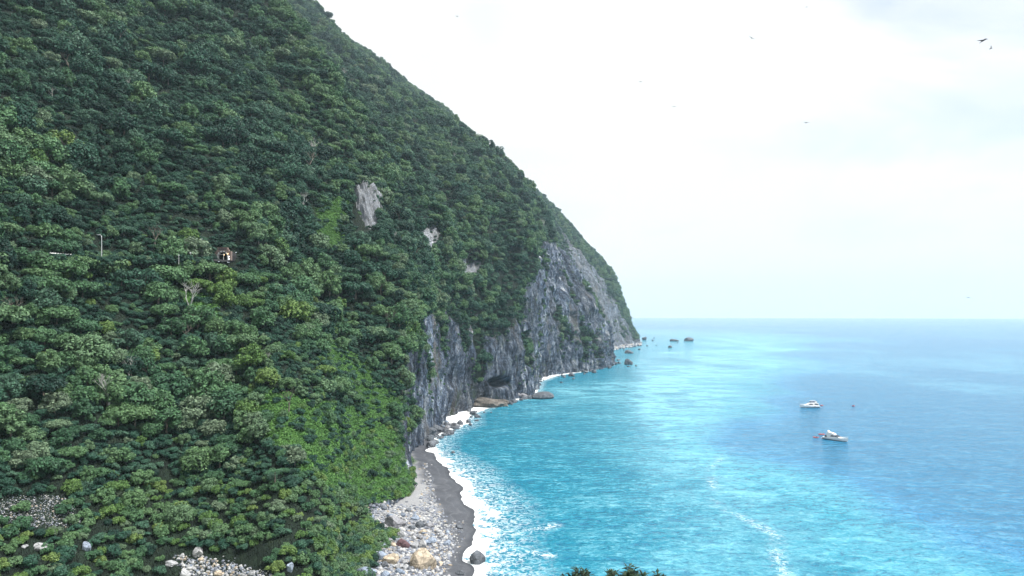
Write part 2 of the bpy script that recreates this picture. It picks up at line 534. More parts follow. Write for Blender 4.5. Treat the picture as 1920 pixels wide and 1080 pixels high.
M['white_paint'] = simple_mat('white_paint', (.80, .80, .79), .3, 0, .06)
M['grey_paint'] = simple_mat('grey_paint', (.5, .52, .54), .4, 0, .1)
M['dark_glass'] = simple_mat('dark_glass', (.02, .03, .05), .12, 0, .2, spec=.6)
M['hull_dark'] = simple_mat('hull_dark', (.03, .035, .06), .4)
M['blue_canvas'] = simple_mat('blue_canvas', (.05, .12, .25), .8)
M['red_rubber'] = simple_mat('red_rubber', (.50, .09, .10), .5)
M['orange_vest'] = simple_mat('orange_vest', (.62, .13, .05), .7)
M['skin'] = simple_mat('skin', (.45, .28, .2), .6)
M['dark_cloth'] = simple_mat('dark_cloth', (.03, .03, .05), .8)
M['feather'] = simple_mat('feather', (.035, .032, .035), .8)
M['portal_stone'] = simple_mat('portal_stone', (.24, .175, .155), .85, 0, .35, 1.5)
M['pale_block'] = simple_mat('pale_block', (.62, .62, .62), .8, 0, .15)
M['grey_block'] = simple_mat('grey_block', (.2, .2, .24), .8, 0, .15)
M['tunnel_black'] = simple_mat('tunnel_black', (.02, .02, .022), .9)
M['asphalt'] = simple_mat('asphalt', (.05, .05, .052), .9)
M['concrete'] = simple_mat('concrete', (.38, .37, .35), .9)
def glow_mat(name, c, s):
    m, nt, b = new_mat(name)
    b.inputs['Base Color'].default_value = (*c, 1)
    b.inputs['Emission Color'].default_value = (*c, 1)
    b.inputs['Emission Strength'].default_value = s
    return m
M['warm_lamp'] = glow_mat('warm_lamp', (1.0, .66, .32), 1.6)
M['white_lamp'] = glow_mat('white_lamp', (.95, .97, 1.0), 1.1)

# ---------------------------------------------------------------- the mountain: lofted cross-sections
# a section runs from the foot up the slope: foot, then about 32, 65, 95, 150, 215, 300 m and beyond
SECT = []
zl = np.array([-12, 9, 32, 65, 95, 150, 215, 300, 430, 540], float)
ul = np.array([-106, -86, -62, -30, 0, 52, 110, 190, 300, 420], float)
nx, ny = 0.853, -0.52
for c, dz1, du in ((-900, 30, ()), (-500, 22, ()), (-200, 14, ()), (0, 8, ()), (150, 5, ()), (300, 2, (0, -2, 3, 4)), (420, 1, (-16, -18, -8, 0)),
                   (520, 0, (-34, -36, -30, -12)), (600, -2, (-42, -40, -26, -6)), (655, -4, (-10, -8, 0, 4))):
    a = (c - CX) / F
    pts = []
    for k in range(10):
        u = ul[k] + (du[k] if k < len(du) else 0)
        edge_px = (9e3, 9e3, 9e3, 9e3, 9e3, 685, 612, 505, 400, 310)[k]      # the spur's crest leans inland as it climbs
        a = (min(c, edge_px - 40 - (655 - c) * .6) - CX) / F
        Y = (u + 240.0) / (0.52 - 0.853 * a)
        pts.append((a * Y, Y, zl[k] + (dz1 if k in (1,) else 0)))
    SECT.append(np.array(pts))
def sec(*p):
    P = [at(*q) for q in p]
    foot = P[0].copy(); foot[2] = -14
    foot[:2] += (P[0][:2] - P[1][:2]) * .2
    pts = [foot] + P
    while len(pts) < 10:
        d = pts[-1] - pts[-2]
        d = d / np.hypot(d[0], d[1])
        pts.append(pts[-1] + d * (130 if len(pts) == 8 else 160) * np.array([1, 1, .9]))
    return np.array(pts[:10])
SECT += [
    sec((766, 948, 250), (750, 762, 291), (766, 608, 318), (742, 478, 355), (685, 335, 408), (612, 195, 462), (505, 30, 520)),
    sec((778, 852, 342), (777, 735, 346), (784, 605, 351), (768, 485, 375), (712, 340, 430), (640, 205, 490), (530, 40, 560)),
    sec((812, 808, 412), (808, 715, 413), (806, 600, 417), (800, 490, 440), (752, 350, 500), (660, 222, 560), (525, 62, 640)),
    sec((872, 768, 502), (871, 690, 506), (872, 590, 512), (862, 500, 530), (812, 365, 600), (712, 247, 660), (548, 78, 760)),
    sec((1000, 738, 606), (996, 660, 607), (988, 590, 610), (982, 520, 620), (955, 390, 680), (838, 258, 780), (606, 96, 900)),
    sec((1000, 714, 720), (1000, 650, 722), (1000, 590, 726), (1000, 520, 736), (975, 390, 780), (862, 262, 860), (622, 100, 960)),
    sec((1040, 703, 795), (1036, 640, 796), (1030, 580, 800), (1020, 520, 806), (1008, 445, 822), (920, 295, 900), (690, 108, 1010), (560, 0, 1120)),
    sec((1143, 684, 948), (1138, 640, 949), (1124, 582, 952), (1086, 523, 957), (1042, 470, 966), (950, 335, 990), (752, 166, 1070), (580, 4, 1160)),
    sec((1112, 667, 1168), (1106, 630, 1170), (1094, 580, 1174), (1060, 520, 1180), (1020, 460, 1190), (950, 335, 1215), (758, 170, 1300), (594, 20, 1400)),
    sec((1140, 653, 1415), (1124, 622, 1418), (1106, 580, 1422), (1082, 520, 1430), (1048, 455, 1442), (958, 335, 1470), (790, 182, 1540), (640, 45, 1660)),
    sec((1196, 637, 1850), (1184, 612, 1852), (1165, 570, 1858), (1140, 515, 1866), (1098, 464, 1880), (993, 352, 1910), (826, 212, 1970), (742, 134, 2060)),
    sec((1150, 627, 2450), (1140, 600, 2455), (1120, 560, 2460), (1095, 510, 2470), (1055, 455, 2490), (955, 345, 2520), (805, 212, 2590), (720, 145, 2700)),
    sec((1060, 617, 3200), (1050, 600, 3210), (1030, 560, 3220), (1005, 510, 3230), (965, 455, 3240), (855, 345, 3300), (705, 212, 3400), (620, 145, 3500)),
]
SECT = np.array(SECT)
SECT[..., 2] = np.where((SECT[..., 2] > 640) & (SECT[..., 1] < 1700), 640 + (SECT[..., 2] - 640) * .5, SECT[..., 2])
SECT[..., 2] = np.minimum(SECT[..., 2], 705)                                   # (ns, 10, 3)
ns = len(SECT)
def pchip(Yv, n_per):
    """shape-preserving cubic along axis 0"""
    Yv = np.asarray(Yv, float)
    d = np.diff(Yv, axis=0)
    m_ = np.zeros_like(Yv)
    same = (d[:-1] * d[1:]) > 0
    den = d[:-1] + d[1:]
    hm = np.where(same, 2 * d[:-1] * d[1:] / np.where(den == 0, 1, den), 0)
    cr_ = .5 * (d[:-1] + d[1:])
    lim = 3 * np.minimum(np.abs(d[:-1]), np.abs(d[1:]))
    m_[1:-1] = np.where(same, np.sign(cr_) * np.minimum(np.abs(cr_), lim), 0)
    m_[0], m_[-1] = d[0], d[-1]
    outp = []
    for i in range(len(Yv) - 1):
        n = n_per[i]
        t = np.arange(n) / n
        t = t.reshape((-1,) + (1,) * (Yv.ndim - 1))
        h00 = 2 * t**3 - 3 * t**2 + 1; h10 = t**3 - 2 * t**2 + t
        h01 = -2 * t**3 + 3 * t**2; h11 = t**3 - t**2
        outp.append(h00 * Yv[i] + h10 * m_[i] + h01 * Yv[i + 1] + h11 * m_[i + 1])
    outp.append(Yv[-1:])
    return np.concatenate(outp)
n_s = [10, 16, 26, 30, 34, 30, 26, 24, 24, 36, 40, 60, 76, 84, 30, 34, 90, 30, 40, 90, 14, 6]
n_t = [8, 66, 66, 52, 60, 52, 46, 24, 10]
assert len(n_s) == ns - 1
G = pchip(SECT, n_s)                                    # along the coast
G = np.swapaxes(pchip(np.swapaxes(G, 0, 1), n_t), 0, 1) # up the slope
NS, NT = G.shape[:2]
def grid_normals(G):
    du = np.gradient(G, axis=0); dv = np.gradient(G, axis=1)
    n = np.cross(du, dv)
    return n / (np.linalg.norm(n, axis=-1, keepdims=True) + 1e-9)
nrm = grid_normals(G)
if nrm[NS // 3, NT // 2, 0] < 0: nrm = -nrm
# running distance along the coast at each height
qd = np.concatenate([[0], np.cumsum(np.linalg.norm(np.diff(G[:, 60, :2], axis=0), axis=1))])[:, None] * np.ones((1, NT))
px, py = proj(G)
dist = np.linalg.norm(G - np.array([0, 0, CAM_H]), axis=-1)
wob = fbm(v3(px / 34, py / 34, 0), 4, 3) * 22
def poly_mask(polys, soft=7, w=1.0, px=px, py=py, wob=wob, lo=None, hi=None):
    r = np.zeros(px.shape)
    for p in polys:
        sd = poly_sd(px, py, p) + wob * w
        r = np.maximum(r, sstep(-soft, soft, sd))
    return r
ROCK_NEAR = [[(742, 800), (752, 720), (776, 640), (790, 596), (835, 590), (870, 612), (930, 640), (968, 610), (990, 596), (1012, 700), (1010, 760), (872, 790), (780, 900), (742, 880)]]
ROCK_MID = [[(984, 545), (1012, 452), (1034, 462), (1075, 498), (1100, 540), (1130, 580), (1155, 720), (1010, 740), (985, 680)]]
ROCK_FAR = [[(1030, 405), (1052, 430), (1090, 478), (1130, 530), (1160, 575), (1200, 660), (1130, 670), (1125, 600), (1095, 540), (1062, 470), (1040, 430)]]
PATCH = [[(656, 356), (684, 338), (716, 350), (718, 396), (704, 404), (697, 446), (684, 440), (668, 404)],
         [(776, 434), (808, 420), (820, 455), (798, 492), (780, 475)],
         [(840, 506), (886, 476), (896, 516), (862, 534)]]
SCREE = [[(-40, 945), (60, 926), (118, 930), (168, 985), (60, 990), (-40, 985)], [(245, 975), (272, 970), (280, 998), (250, 1000)]]
FOOT = [[(690, 948), (768, 930), (784, 945), (770, 990), (700, 990)]]
GRASS = [[(440, 745), (520, 735), (620, 765), (720, 800), (775, 860), (780, 940), (680, 950), (610, 905), (560, 865), (490, 815)],
         [(612, 640), (690, 690), (760, 760), (760, 800), (690, 770), (630, 700)],
         [(338, 548), (398, 546), (404, 604), (352, 596)], [(575, 400), (640, 400), (640, 480), (590, 470)]]
near = dist < 440
rk_near = poly_mask(ROCK_NEAR, 9) * (dist < 640) * ((px > 770) | (qd > qd[sum(n_s[:10])][0] + 4))
rk_mid = poly_mask(ROCK_MID, 9, .6) * (dist > 600) * (dist < 1100)
rk_far = poly_mask(ROCK_FAR, 8, .4) * (dist > 1250)
stk = fbm(v3(px / 7, py / 48, 2), 3, 14)
rk_patch = np.maximum(poly_mask(PATCH[:1], 4, .45) * sstep(-.75, -.55, stk), poly_mask(PATCH[1:], 4, .35) * sstep(-.40, -.2, stk))
rk_scree = poly_mask(SCREE[:1], 7, .6) * (dist < 250) * 0.0
rk_foot = poly_mask(FOOT, 5, .3) * (dist < 300)
low = sstep(9, 3, G[..., 2]) * (dist > 300)              # bare wave-washed foot
rock = np.clip(np.maximum.reduce([rk_near, rk_mid, rk_far, rk_patch, rk_scree, rk_foot, low]), 0, 1)
# green ledges and gullies on the faces
grn = fbm(v3(qd / 26, G[..., 2] / 40, 3.3), 4, 21)
rock *= 1 - sstep(.21, .33, grn) * (rk_patch < .5) * (G[..., 2] > 14)
grass = poly_mask(GRASS, 8, .8) * near * (1 - rock)
pale = np.maximum(rk_patch, rk_far * .3)
big = np.clip(dist / 450, .6, 3)
# relief
gully = ridged(v3(qd / 75, G[..., 2] / 260, 0), 3, 5)
d_veg = fbm(G / 85, 3, 8) * (10.0 - 3 * sstep(230, 330, G[..., 2])) + fbm(G / 22, 3, 31) * 2.2 + gully * (9.0 + 3.0 * sstep(430, 520, dist) * sstep(1000, 850, dist)) * sstep(60, 130, G[..., 2]) * (1 - .5 * sstep(300, 420, G[..., 2])) - 3.0 * (dist > 700) - 11.0 * sstep(850, 1000, dist) * sstep(260, 420, G[..., 2]) * (dist < 1350)
crag = ridged(v3(qd / 17, G[..., 2] / 60, 1.7), 5, 41, .55)
crag2 = ridged(v3(qd / 6 + G[..., 2] / 30, G[..., 2] / 16, .7), 4, 44, .55)
blocks = np.round(fbm(v3(qd / 11, G[..., 2] / 13, 0), 3, 61) * 5) / 5
d_rock = (crag * 3.4 + crag2 * 1.5 + blocks * 2.8) * np.clip(big, .7, 2.2) - 1.0
edge = sstep(0, 6, np.arange(NT))[None, :]
d_veg = d_veg * (1 - .9 * sstep(70, 25, G[..., 2]) * sstep(430, 380, dist))
disp = (d_veg * (1 - rock) + (d_rock + gully * 2.0) * rock)
# sea cave at the foot of the second headland
cave = np.exp(-(((px - 932) / 20) ** 2 + ((py - 717) / 9) ** 2) ** 2) * (dist < 640) * (dist > 480)
disp = disp + rk_patch * (crag * 3.0 + crag2 * 2.0 - 2.5)
disp = disp - cave * 20
disp = disp + 10 * np.exp(-((px - 464) / 26) ** 2 - ((py - 466) / 32) ** 2) * (dist < 400)   # the spur the tunnel pierces
G2 = G + nrm * disp[..., None] * edge[..., None]
idx = np.arange(NS * NT).reshape(NS, NT)
_px, _py = proj(G2)
_k = (np.abs(_px - 423) < 6) & (np.abs(_py - 487) < 5) & (dist < 380)
TP0 = G2[_k].mean(0) + np.array([-.3, -1.6, -.3])
faces = np.stack([idx[:-1, :-1], idx[1:, :-1], idx[1:, 1:], idx[:-1, 1:]], -1).reshape(-1, 4)
fn = np.cross(G2[1:, 1:].reshape(-1, 3) - G2[:-1, :-1].reshape(-1, 3), G2[:-1, 1:].reshape(-1, 3) - G2[1:, :-1].reshape(-1, 3))
mid_i = (NS // 3) * (NT - 1) + NT // 2
flip = fn[mid_i, 0] < 0
if flip: faces = faces[:, ::-1]; fn = -fn
HV = G2.reshape(-1, 3)
_c = HV[faces].mean(1) - TP0
_ca, _sa = math.cos(R(10)), math.sin(R(10))
_lx = _c[:, 0] * _ca - _c[:, 1] * _sa; _ly = _c[:, 0] * _sa + _c[:, 1] * _ca
_keep = ~((np.abs(_lx) < 2.3) & (_ly > -2) & (_ly < 10) & (_c[:, 2] > -.3) & (_c[:, 2] + .5 * np.abs(_lx) < 3.9))
faces = faces[_keep]; fn = fn[_keep]
me = mesh_np('hillside', HV, faces, M['hillside'], True)
attr(me, 'rock', rock.ravel()); attr(me, 'grass', grass.ravel()); attr(me, 'pale', pale.ravel())
attr(me, 'cliff_uv', v3(qd, G[..., 1] * .25, G[..., 2]).reshape(-1, 3), typ='FLOAT_VECTOR')
hill = tag(link('hillside', me), 'steep forested mountainside falling in grey cliffs to the sea', 'hillside', kind='structure')

# ---------------------------------------------------------------- shoreline, ground, sea
def shore_pt(px, py):
    Y = CAM_H * F / (py - HZ)
    return ((px - CX) * Y / F, Y)
WATER = [(40, 20), (20, 120)] + [shore_pt(*p) for p in ((884, 1140), (872, 1078), (864, 1040), (870, 1016), (884, 985), (884, 968), (868, 938), (856, 915), (838, 890), (822, 868), (803, 842), (806, 824),
        (836, 806), (868, 795), (884, 776), (930, 757), (985, 746), (1003, 738), (1008, 716), (1042, 704), (1100, 696), (1146, 686), (1136, 672), (1142, 657), (1180, 650), (1200, 640), (1198, 634), (1160, 627))]
def scallop(x, y):
    return (fbm(v3(x / 11, y / 11, 4), 2, 88) * 3.0 + fbm(v3(x / 4, y / 4, 4), 2, 89) * .7) * sstep(420, 330, y) * sstep(150, 170, y) - 1.5 * sstep(340, 300, y)
def ground_z(x, y):
    d = line_dist(x, y, WATER) + scallop(x, y)           # + seaward
    inl = np.maximum(-d, 0)
    z = np.where(d > 0, -.10 * d, np.minimum(.13 * inl, 2.2 + .075 * inl))
    z = np.maximum(z, -9)
    z = z + fbm(v3(x / 9, y / 9, 0), 3, 77) * .45 * sstep(2, 12, inl) + fbm(v3(x / 30, y / 30, 0), 3, 78) * 1.6 * sstep(30, 60, inl)
    z = z + 8 * sstep(90, 230, inl)
    hillz = 67.5 - .50 * np.maximum(y, -6) + fbm(v3(x / 20, y / 20, 5), 3, 79) * 1.2
    hillz = hillz - np.maximum(x - 60, 0) * .5
    return np.maximum(z, hillz), d
gx = np.concatenate([np.arange(-430, -130, 4.0), np.arange(-130, 0, .9), np.arange(0, 130, 3.0)])
gy = np.concatenate([np.arange(-24, 140, 4.0), np.arange(140, 360, .9), np.arange(360, 440, 4.0)])
XX, YY = np.meshgrid(gx, gy, indexing='ij')
ZZ, DD = ground_z(XX, YY)
gidx = np.arange(XX.size).reshape(XX.shape)
gf = np.stack([gidx[:-1, :-1], gidx[1:, :-1], gidx[1:, 1:], gidx[:-1, 1:]], -1).reshape(-1, 4)
GV = v3(XX, YY, ZZ).reshape(-1, 3)
me = mesh_np('beach', GV, gf, M['beach'], True)
gpx, gpy = proj(GV)
wobg = fbm(v3(XX / 6, YY / 6, 0), 4, 80).ravel()
wet = sstep(-15, -10, DD.ravel() + wobg * 3.5)
attr(me, 'wet', wet)
attr(me, 'reach', np.clip(-DD.ravel(), -20, 120))
inl = -DD.ravel()
SHINGLE = [(668, 938), (790, 860), (900, 860), (960, 1130), (640, 1130), (690, 1075), (735, 1010), (700, 985)]
CREEK = [(290, 1030), (345, 1024), (420, 1035), (500, 1075), (560, 1130), (420, 1130), (340, 1090)]
shin = np.maximum(sstep(-8, 8, poly_sd(gpx, gpy, SHINGLE) + wobg * 18), sstep(-6, 6, poly_sd(gpx, gpy, CREEK) + wobg * 14)) * (GV[:, 1] > 120)
attr(me, 'veg', np.where(inl < 12, 0, 1 - shin))
beach = tag(link('beach', me), 'dark sand and shingle beach at the foot of the cliffs', 'beach', kind='structure')

# the sea: one sheet in rings that widen to the horizon
ang = np.radians(np.concatenate([np.linspace(-75, -8, 40), np.linspace(-7.6, 45, 300), np.linspace(46, 100, 40)]))
rad = np.concatenate([np.linspace(40, 150, 12), 150 * (1.0135 ** np.arange(1, 260)), np.geomspace(5200, 15000, 30)])
AA, RR = np.meshgrid(ang, rad, indexing='ij')
SX, SY = RR * np.sin(AA), RR * np.cos(AA)
sd_shore = line_dist(SX, SY, WATER)
sd_shore = sd_shore + scallop(SX, SY)
SZ = np.zeros_like(SX)
sidx = np.arange(SX.size).reshape(SX.shape)
sf = np.stack([sidx[:-1, :-1], sidx[:-1, 1:], sidx[1:, 1:], sidx[1:, :-1]], -1).reshape(-1, 4)
SV = v3(SX, SY, SZ).reshape(-1, 3)
me = mesh_np('sea', SV, sf[:, ::-1], M['sea'], True)
P2 = v3(SX, SY * .8, 0)
big1 = fbm(P2 / 160, 4, 90); big2 = fbm(v3(SX / 60, SY / 130, 3), 4, 95)
dcur = sd_shore / (55 + .24 * np.maximum(SY, 0)) + big1 * .38 + big2 * .22      # how far out, in widths of the turquoise band
tone_v = np.clip(sstep(.66, 1.30, dcur) * .82 + .18 * sstep(0, 5, dcur), 0, 1)
far = sstep(900, 3500, SY)
tone_v = tone_v * (1 - far) + far * (.85 + .2 * big1)
milk_v = np.exp(-((dcur - .66) / .32) ** 2) * (.80 + 1.0 * big2) + .32 * sstep(.1, .5, fbm(v3(SX / 240, SY / 420, 9), 4, 99)) * sstep(.3, 1, dcur)
milk_v = np.clip(milk_v, 0, 1) * (1 - sstep(1200, 4000, SY) * .7)
attr(me, 'tone', np.clip(tone_v, 0, 1).ravel()); attr(me, 'milk', milk_v.ravel())
attr(me, 'shore', np.clip(sd_shore, -5, 200).ravel() * (1 + .5 * sstep(310, 360, SY) + 1.3 * sstep(420, 520, SY) - .4 * sstep(640, 680, SY) * sstep(790, 750, SY) + 1.5 * sstep(760, 850, SY)).ravel())
# current line with broken foam, and foam off the beach
CUR = [shore_pt(*p) for p in ((1480, 1090), (1455, 1040), (1462, 1005), (1400, 975), (1345, 950), (1330, 880), (1420, 800), (1330, 740), (1230, 690))]
cd = np.abs(line_dist(SX, SY, CUR))
fo = np.exp(-(cd / 2.2) ** 2) * sstep(-.25, .35, fbm(v3(SX / 14, SY / 14, 2), 3, 101)) * sstep(420, 230, SY) * .55
OFF = [[shore_pt(*p) for p in q] for q in (((920, 1010), (985, 995), (1040, 985)), ((930, 1045), (990, 1035), (1030, 1042)), ((900, 930), (960, 935)))]
for q in OFF:
    fo = np.maximum(fo, np.exp(-(np.abs(line_dist(SX, SY, q)) / 2.0) ** 2) * .9)
attr(me, 'foam', fo.ravel())
sea = tag(link('sea', me), 'turquoise sea paling to the horizon', 'sea', kind='structure')

# ray casting against the land, for standing things on it
allV = np.concatenate([HV, GV]); allF = np.concatenate([faces, gf + len(HV)])
bvh = BVHTree.FromPolygons([tuple(v) for v in allV.tolist()], allF.tolist())
def hit(px_, py_):
    d = Vector(((px_ - CX) / F, 1, (HZ - py_) / F)).normalized()
    r = bvh.ray_cast(Vector((0, 0, CAM_H)), d)
    return r[0]
def drop(x, y, z0=900):
    r = bvh.ray_cast(Vector((x, y, z0)), Vector((0, 0, -1)))
    return r[0]

# ---------------------------------------------------------------- foliage meshes
def leaf_quads(cent, nor, size, rg, aspect=.62):
    n = len(cent)
    nor = nor / (np.linalg.norm(nor, axis=1, keepdims=True) + 1e-9)
    t = np.cross(nor, rg.normal(size=(n, 3)))
    t /= np.linalg.norm(t, axis=1, keepdims=True) + 1e-9
    bt = np.cross(nor, t)
    s = size[:, None]
    # kite-shaped leaf spray, folded a little along its rib
    p0 = cent - t * s
    p1 = cent + bt * s * aspect - nor * s * .18
    p2 = cent + t * s
    p3 = cent - bt * s * aspect - nor * s * .18
    V = np.stack([p0, p1, p2, p3], 1).reshape(-1, 3)
    Fq = np.arange(4 * n).reshape(n, 4)
    return V, Fq
def crown_mesh(name, seed, Rr, Hh, lobes, per, mat, flat=0.0, size=(.22, .42), lobe_r=(.20, .44), droop=0.0):
    rg = np.random.default_rng(seed)
    C, Nn = [], []
    for i in range(lobes):
        th = rg.uniform(0, 2 * math.pi)
        rr = math.sqrt(rg.uniform(0, 1)) * .78
        hz = math.sqrt(max(0, 1 - rr * rr))
        lv = rg.uniform(.25 if flat < .5 else .75, 1.0)
        c = np.array([math.cos(th) * rr * Rr, math.sin(th) * rr * Rr, Hh * (.18 + .72 * hz * lv)])
        lr = Rr * rg.uniform(*lobe_r) * (1.0 - .15 * rr)
        d = rg.normal(size=(per, 3)); d[:, 2] += .55
        d /= np.linalg.norm(d, axis=1, keepdims=True)
        sc = np.array([1, 1, .92 - .25 * flat]) * lr
        jit = rg.uniform(.72, 1.08, (per, 1))
        p = c + d * sc * jit
        p[:, 2] -= droop * np.maximum(0, np.hypot(d[:, 0], d[:, 1]) - .5) * lr
        C.append(p)
        Nn.append(d * .9 + np.array([0, 0, .35]) + rg.normal(size=(per, 3)) * .42)
    C = np.concatenate(C); Nn = np.concatenate(Nn)
    sz = rg.uniform(size[0], size[1], len(C))
    V, Fq = leaf_quads(C, Nn, sz, rg)
    me = mesh_np(name, V, Fq, mat)
    attr(me, 'leaf_tone', np.clip(rg.normal(.5, .22, len(Fq)), 0, 1), 'FACE')
    return me
def tube(path, radii, sides=6, verts=None, faces=None):
    V, Fc = ([], []) if verts is None else (verts, faces)
    path = [Vector(p) for p in path]
    base = len(V)
    for i, p in enumerate(path):
        d = (path[min(i + 1, len(path) - 1)] - path[max(i - 1, 0)]).normalized()
        a = d.orthogonal().normalized(); bb = d.cross(a)
        for k in range(sides):
            t = 2 * math.pi * k / sides
            V.append(tuple(p + (a * math.cos(t) + bb * math.sin(t)) * radii[i]))
    for i in range(len(path) - 1):
        for k in range(sides):
            k2 = (k + 1) % sides
            Fc.append((base + i * sides + k, base + i * sides + k2, base + (i + 1) * sides + k2, base + (i + 1) * sides + k))
    return V, Fc
def py_mesh(name, V, Fc, mat, smooth=False):
    me = bpy.data.meshes.new(name)
    me.from_pydata(V, [], Fc)
    me.polygons.foreach_set('use_smooth', [smooth] * len(me.polygons))
    me.materials.append(mat)
    me.update()
    return me
def trunk_mesh(seed, Hh, Rr):
    rg = random.Random(seed)
    V, Fc = tube([(0, 0, -1.2), (.1, 0, Hh * .25), (.05, .12, Hh * .5)], [.28, .2, .15])
    for k in range(5):
        t = k * 2 * math.pi / 5 + rg.uniform(-.4, .4)
        e = Vector((math.cos(t) * Rr * .55, math.sin(t) * Rr * .55, Hh * rg.uniform(.6, .85)))
        s = Vector((.05, .12, Hh * rg.uniform(.3, .48)))
        tube([s, s.lerp(e, .5) + Vector((0, 0, .3)), e], [.11, .08, .03], 5, V, Fc)
    return py_mesh('trunk', V, Fc, M['bark'], True)
def bare_mesh(seed, Hh, mat, lv=4, spread=.75):
    rg = random.Random(seed)
    V, Fc = [], []
    def br(p, d, ln, r, n):
        mid = p + d * ln * .5 + Vector((rg.uniform(-1, 1), rg.uniform(-1, 1), rg.uniform(-.3, .6))) * ln * .08
        e = p + d * ln
        tube([p, mid, e], [r, r * .8, r * .6], 5 if r > .05 else 3, V, Fc)
        if n == 0: return
        for k in range(rg.choice((2, 3, 3))):
            nd = (d + Vector((rg.uniform(-1, 1), rg.uniform(-1, 1), rg.uniform(-.25, .7))) * spread).normalized()
            br(p.lerp(e, rg.uniform(.75, 1.0)), nd, ln * rg.uniform(.6, .82), r * .58, n - 1)
    br(Vector((0, 0, -.6)), Vector((.08, 0, 1)).normalized(), Hh * .36, Hh * .028, lv)
    return py_mesh('bare_branches', V, Fc, mat, True)

SHAPES = [  # word for the crown, radius, height, lobes, leaves a lobe, flat, droop
    ('domed', 3.7, 5.6, 26, 105, 0.0, 0.0), ('broad', 4.5, 5.6, 32, 95, .1, 0.0), ('layered', 3.9, 6.0, 24, 110, .45, 0.1),
    ('tall', 3.1, 8.0, 26, 95, 0.0, .1), ('ragged', 3.8, 6.4, 17, 120, .1, .5), ('rounded', 3.3, 5.6, 22, 110, 0.0, .2),
    ('spreading', 5.0, 5.0, 22, 130, .55, .1), ('narrow', 2.1, 7.2, 22, 90, 0.0, .9)]
HUES = [('dark green', 'leaf_dark'), ('mid green', 'leaf_mid'), ('yellow green', 'leaf_yellow')]
CROWN = {}
for h, (hw, mk_) in enumerate(HUES):
    for s, (sw, Rr, Hh, lb, per, fl, dr) in enumerate(SHAPES):
        if h == 0:
            CROWN[h, s] = crown_mesh('crown', 100 + s, Rr, Hh, lb, per, M[mk_], fl, droop=dr)
        else:
            c_ = CROWN[0, s].copy(); c_.materials[0] = M[mk_]; CROWN[h, s] = c_
TRUNK = [trunk_mesh(200 + s, SHAPES[s][2], SHAPES[s][1]) for s in range(len(SHAPES))]

# ---------------------------------------------------------------- where trees stand
tri_c = HV[faces].mean(1)
area = .5 * np.linalg.norm(fn, axis=1)
fpx, fpy = proj(tri_c)
frock = rock.reshape(-1)[faces].mean(1); fgrass = grass.reshape(-1)[faces].mean(1)
fdist = np.linalg.norm(tri_c - np.array([0, 0, CAM_H]), axis=1)
tocam = (np.array([0, 0, CAM_H]) - tri_c); tocam /= np.linalg.norm(tocam, axis=1, keepdims=True)
facing = (fn / (np.linalg.norm(fn, axis=1, keepdims=True) + 1e-9) * tocam).sum(1)
inframe = (fpx > -160) & (fpx < 1400) & (fpy > -170) & (fpy < 1230) & (facing > -.35) & (tri_c[:, 2] > 1)
def scatter(weight, n, seed):
    rg = np.random.default_rng(seed)
    w = area * weight
    f = rg.choice(len(faces), n, p=w / w.sum())
    a, b_ = rg.random((2, n, 1))
    q = HV[faces[f]]
    p = (q[:, 0] * (1 - a) + q[:, 1] * a) * (1 - b_) + (q[:, 3] * (1 - a) + q[:, 2] * a) * b_
    return p, f
def thin(P, rad_):
    """drop points nearer than rad_ to one kept before"""
    cell = {}
    keep = []
    Pl = P.tolist(); Rl = rad_.tolist()
    g = max(rad_.max(), .1)
    for i, (x, y, z) in enumerate(Pl):
        k = (int(x // g), int(y // g), int(z // g))
        ok = True
        for dx in (-1, 0, 1):
            for dy in (-1, 0, 1):
                for dz in (-1, 0, 1):
                    for j in cell.get((k[0] + dx, k[1] + dy, k[2] + dz), ()):
                        q = Pl[j]
                        if (q[0] - x) ** 2 + (q[1] - y) ** 2 + (q[2] - z) ** 2 < Rl[i] * Rl[i]:
                            ok = False; break
                    if not ok: break
                if not ok: break
            if not ok: break
        if ok:
            cell.setdefault(k, []).append(i)
            keep.append(i)
    return np.array(keep)
wt = inframe * (frock < .35) * np.where(fgrass > .5, .045, 1.0) * np.where(fdist < 470, 1.0, np.where(fdist < 800, .8, .35))
TP, TF = scatter(wt, 190000, 1)
td = np.linalg.norm(TP - np.array([0, 0, CAM_H]), axis=1)
kp = thin(TP, np.where(td < 240, 3.5, np.where(td < 470, 4.2, np.where(td < 800, 7.0, 9.5))))
TP, TF, td = TP[kp], TF[kp], td[kp]
tpx, tpy = proj(TP)
# keep the tunnel mouth, the lamp and the bare boulders in view
def clear_of(px0, py0, w, h, depth):
    global TP, TF, td, tpx, tpy
    k = ~((np.abs(tpx - px0) < w) & (tpy > py0 - h) & (tpy < py0 + h + 26) & (td < depth))
    TP, TF, td, tpx, tpy = TP[k], TF[k], td[k], tpx[k], tpy[k]
clear_of(424, 492, 24, 32, 330)
clear_of(450, 500, 12, 10, 300)
clear_of(181, 462, 9, 12, 330)
clear_of(686, 400, 24, 42, 900)
k = ~((tpx > 755) & (tpy > 840)) & ~((tpx > 640) & (tpx < 790) & (tpy > 925))
TP, TF, td, tpx, tpy = TP[k], TF[k], td[k], tpx[k], tpy[k]
_r = np.random.default_rng(70).random(len(TP))
clr = fbm(TP / 24, 3, 140)
k = ~((clr < -.27) & (td < 700) & (_r < .8)) & ~((tpy > 900) & (_r < sstep(890, 985, tpy) * .85)) & ~((tpx > 470) & (tpx < 700) & (tpy > 850) & (_r < .55))
for (x0_, y0_, x1_, y1_) in ((-40, 925, 175, 1005), (300, 1018, 520, 1100), (138, 1010, 180, 1050), (40, 1010, 92, 1040), (530, 1045, 560, 1095), (650, 925, 900, 1100)):
    k &= ~((tpx > x0_) & (tpx < x1_) & (tpy > y0_) & (tpy < y1_))
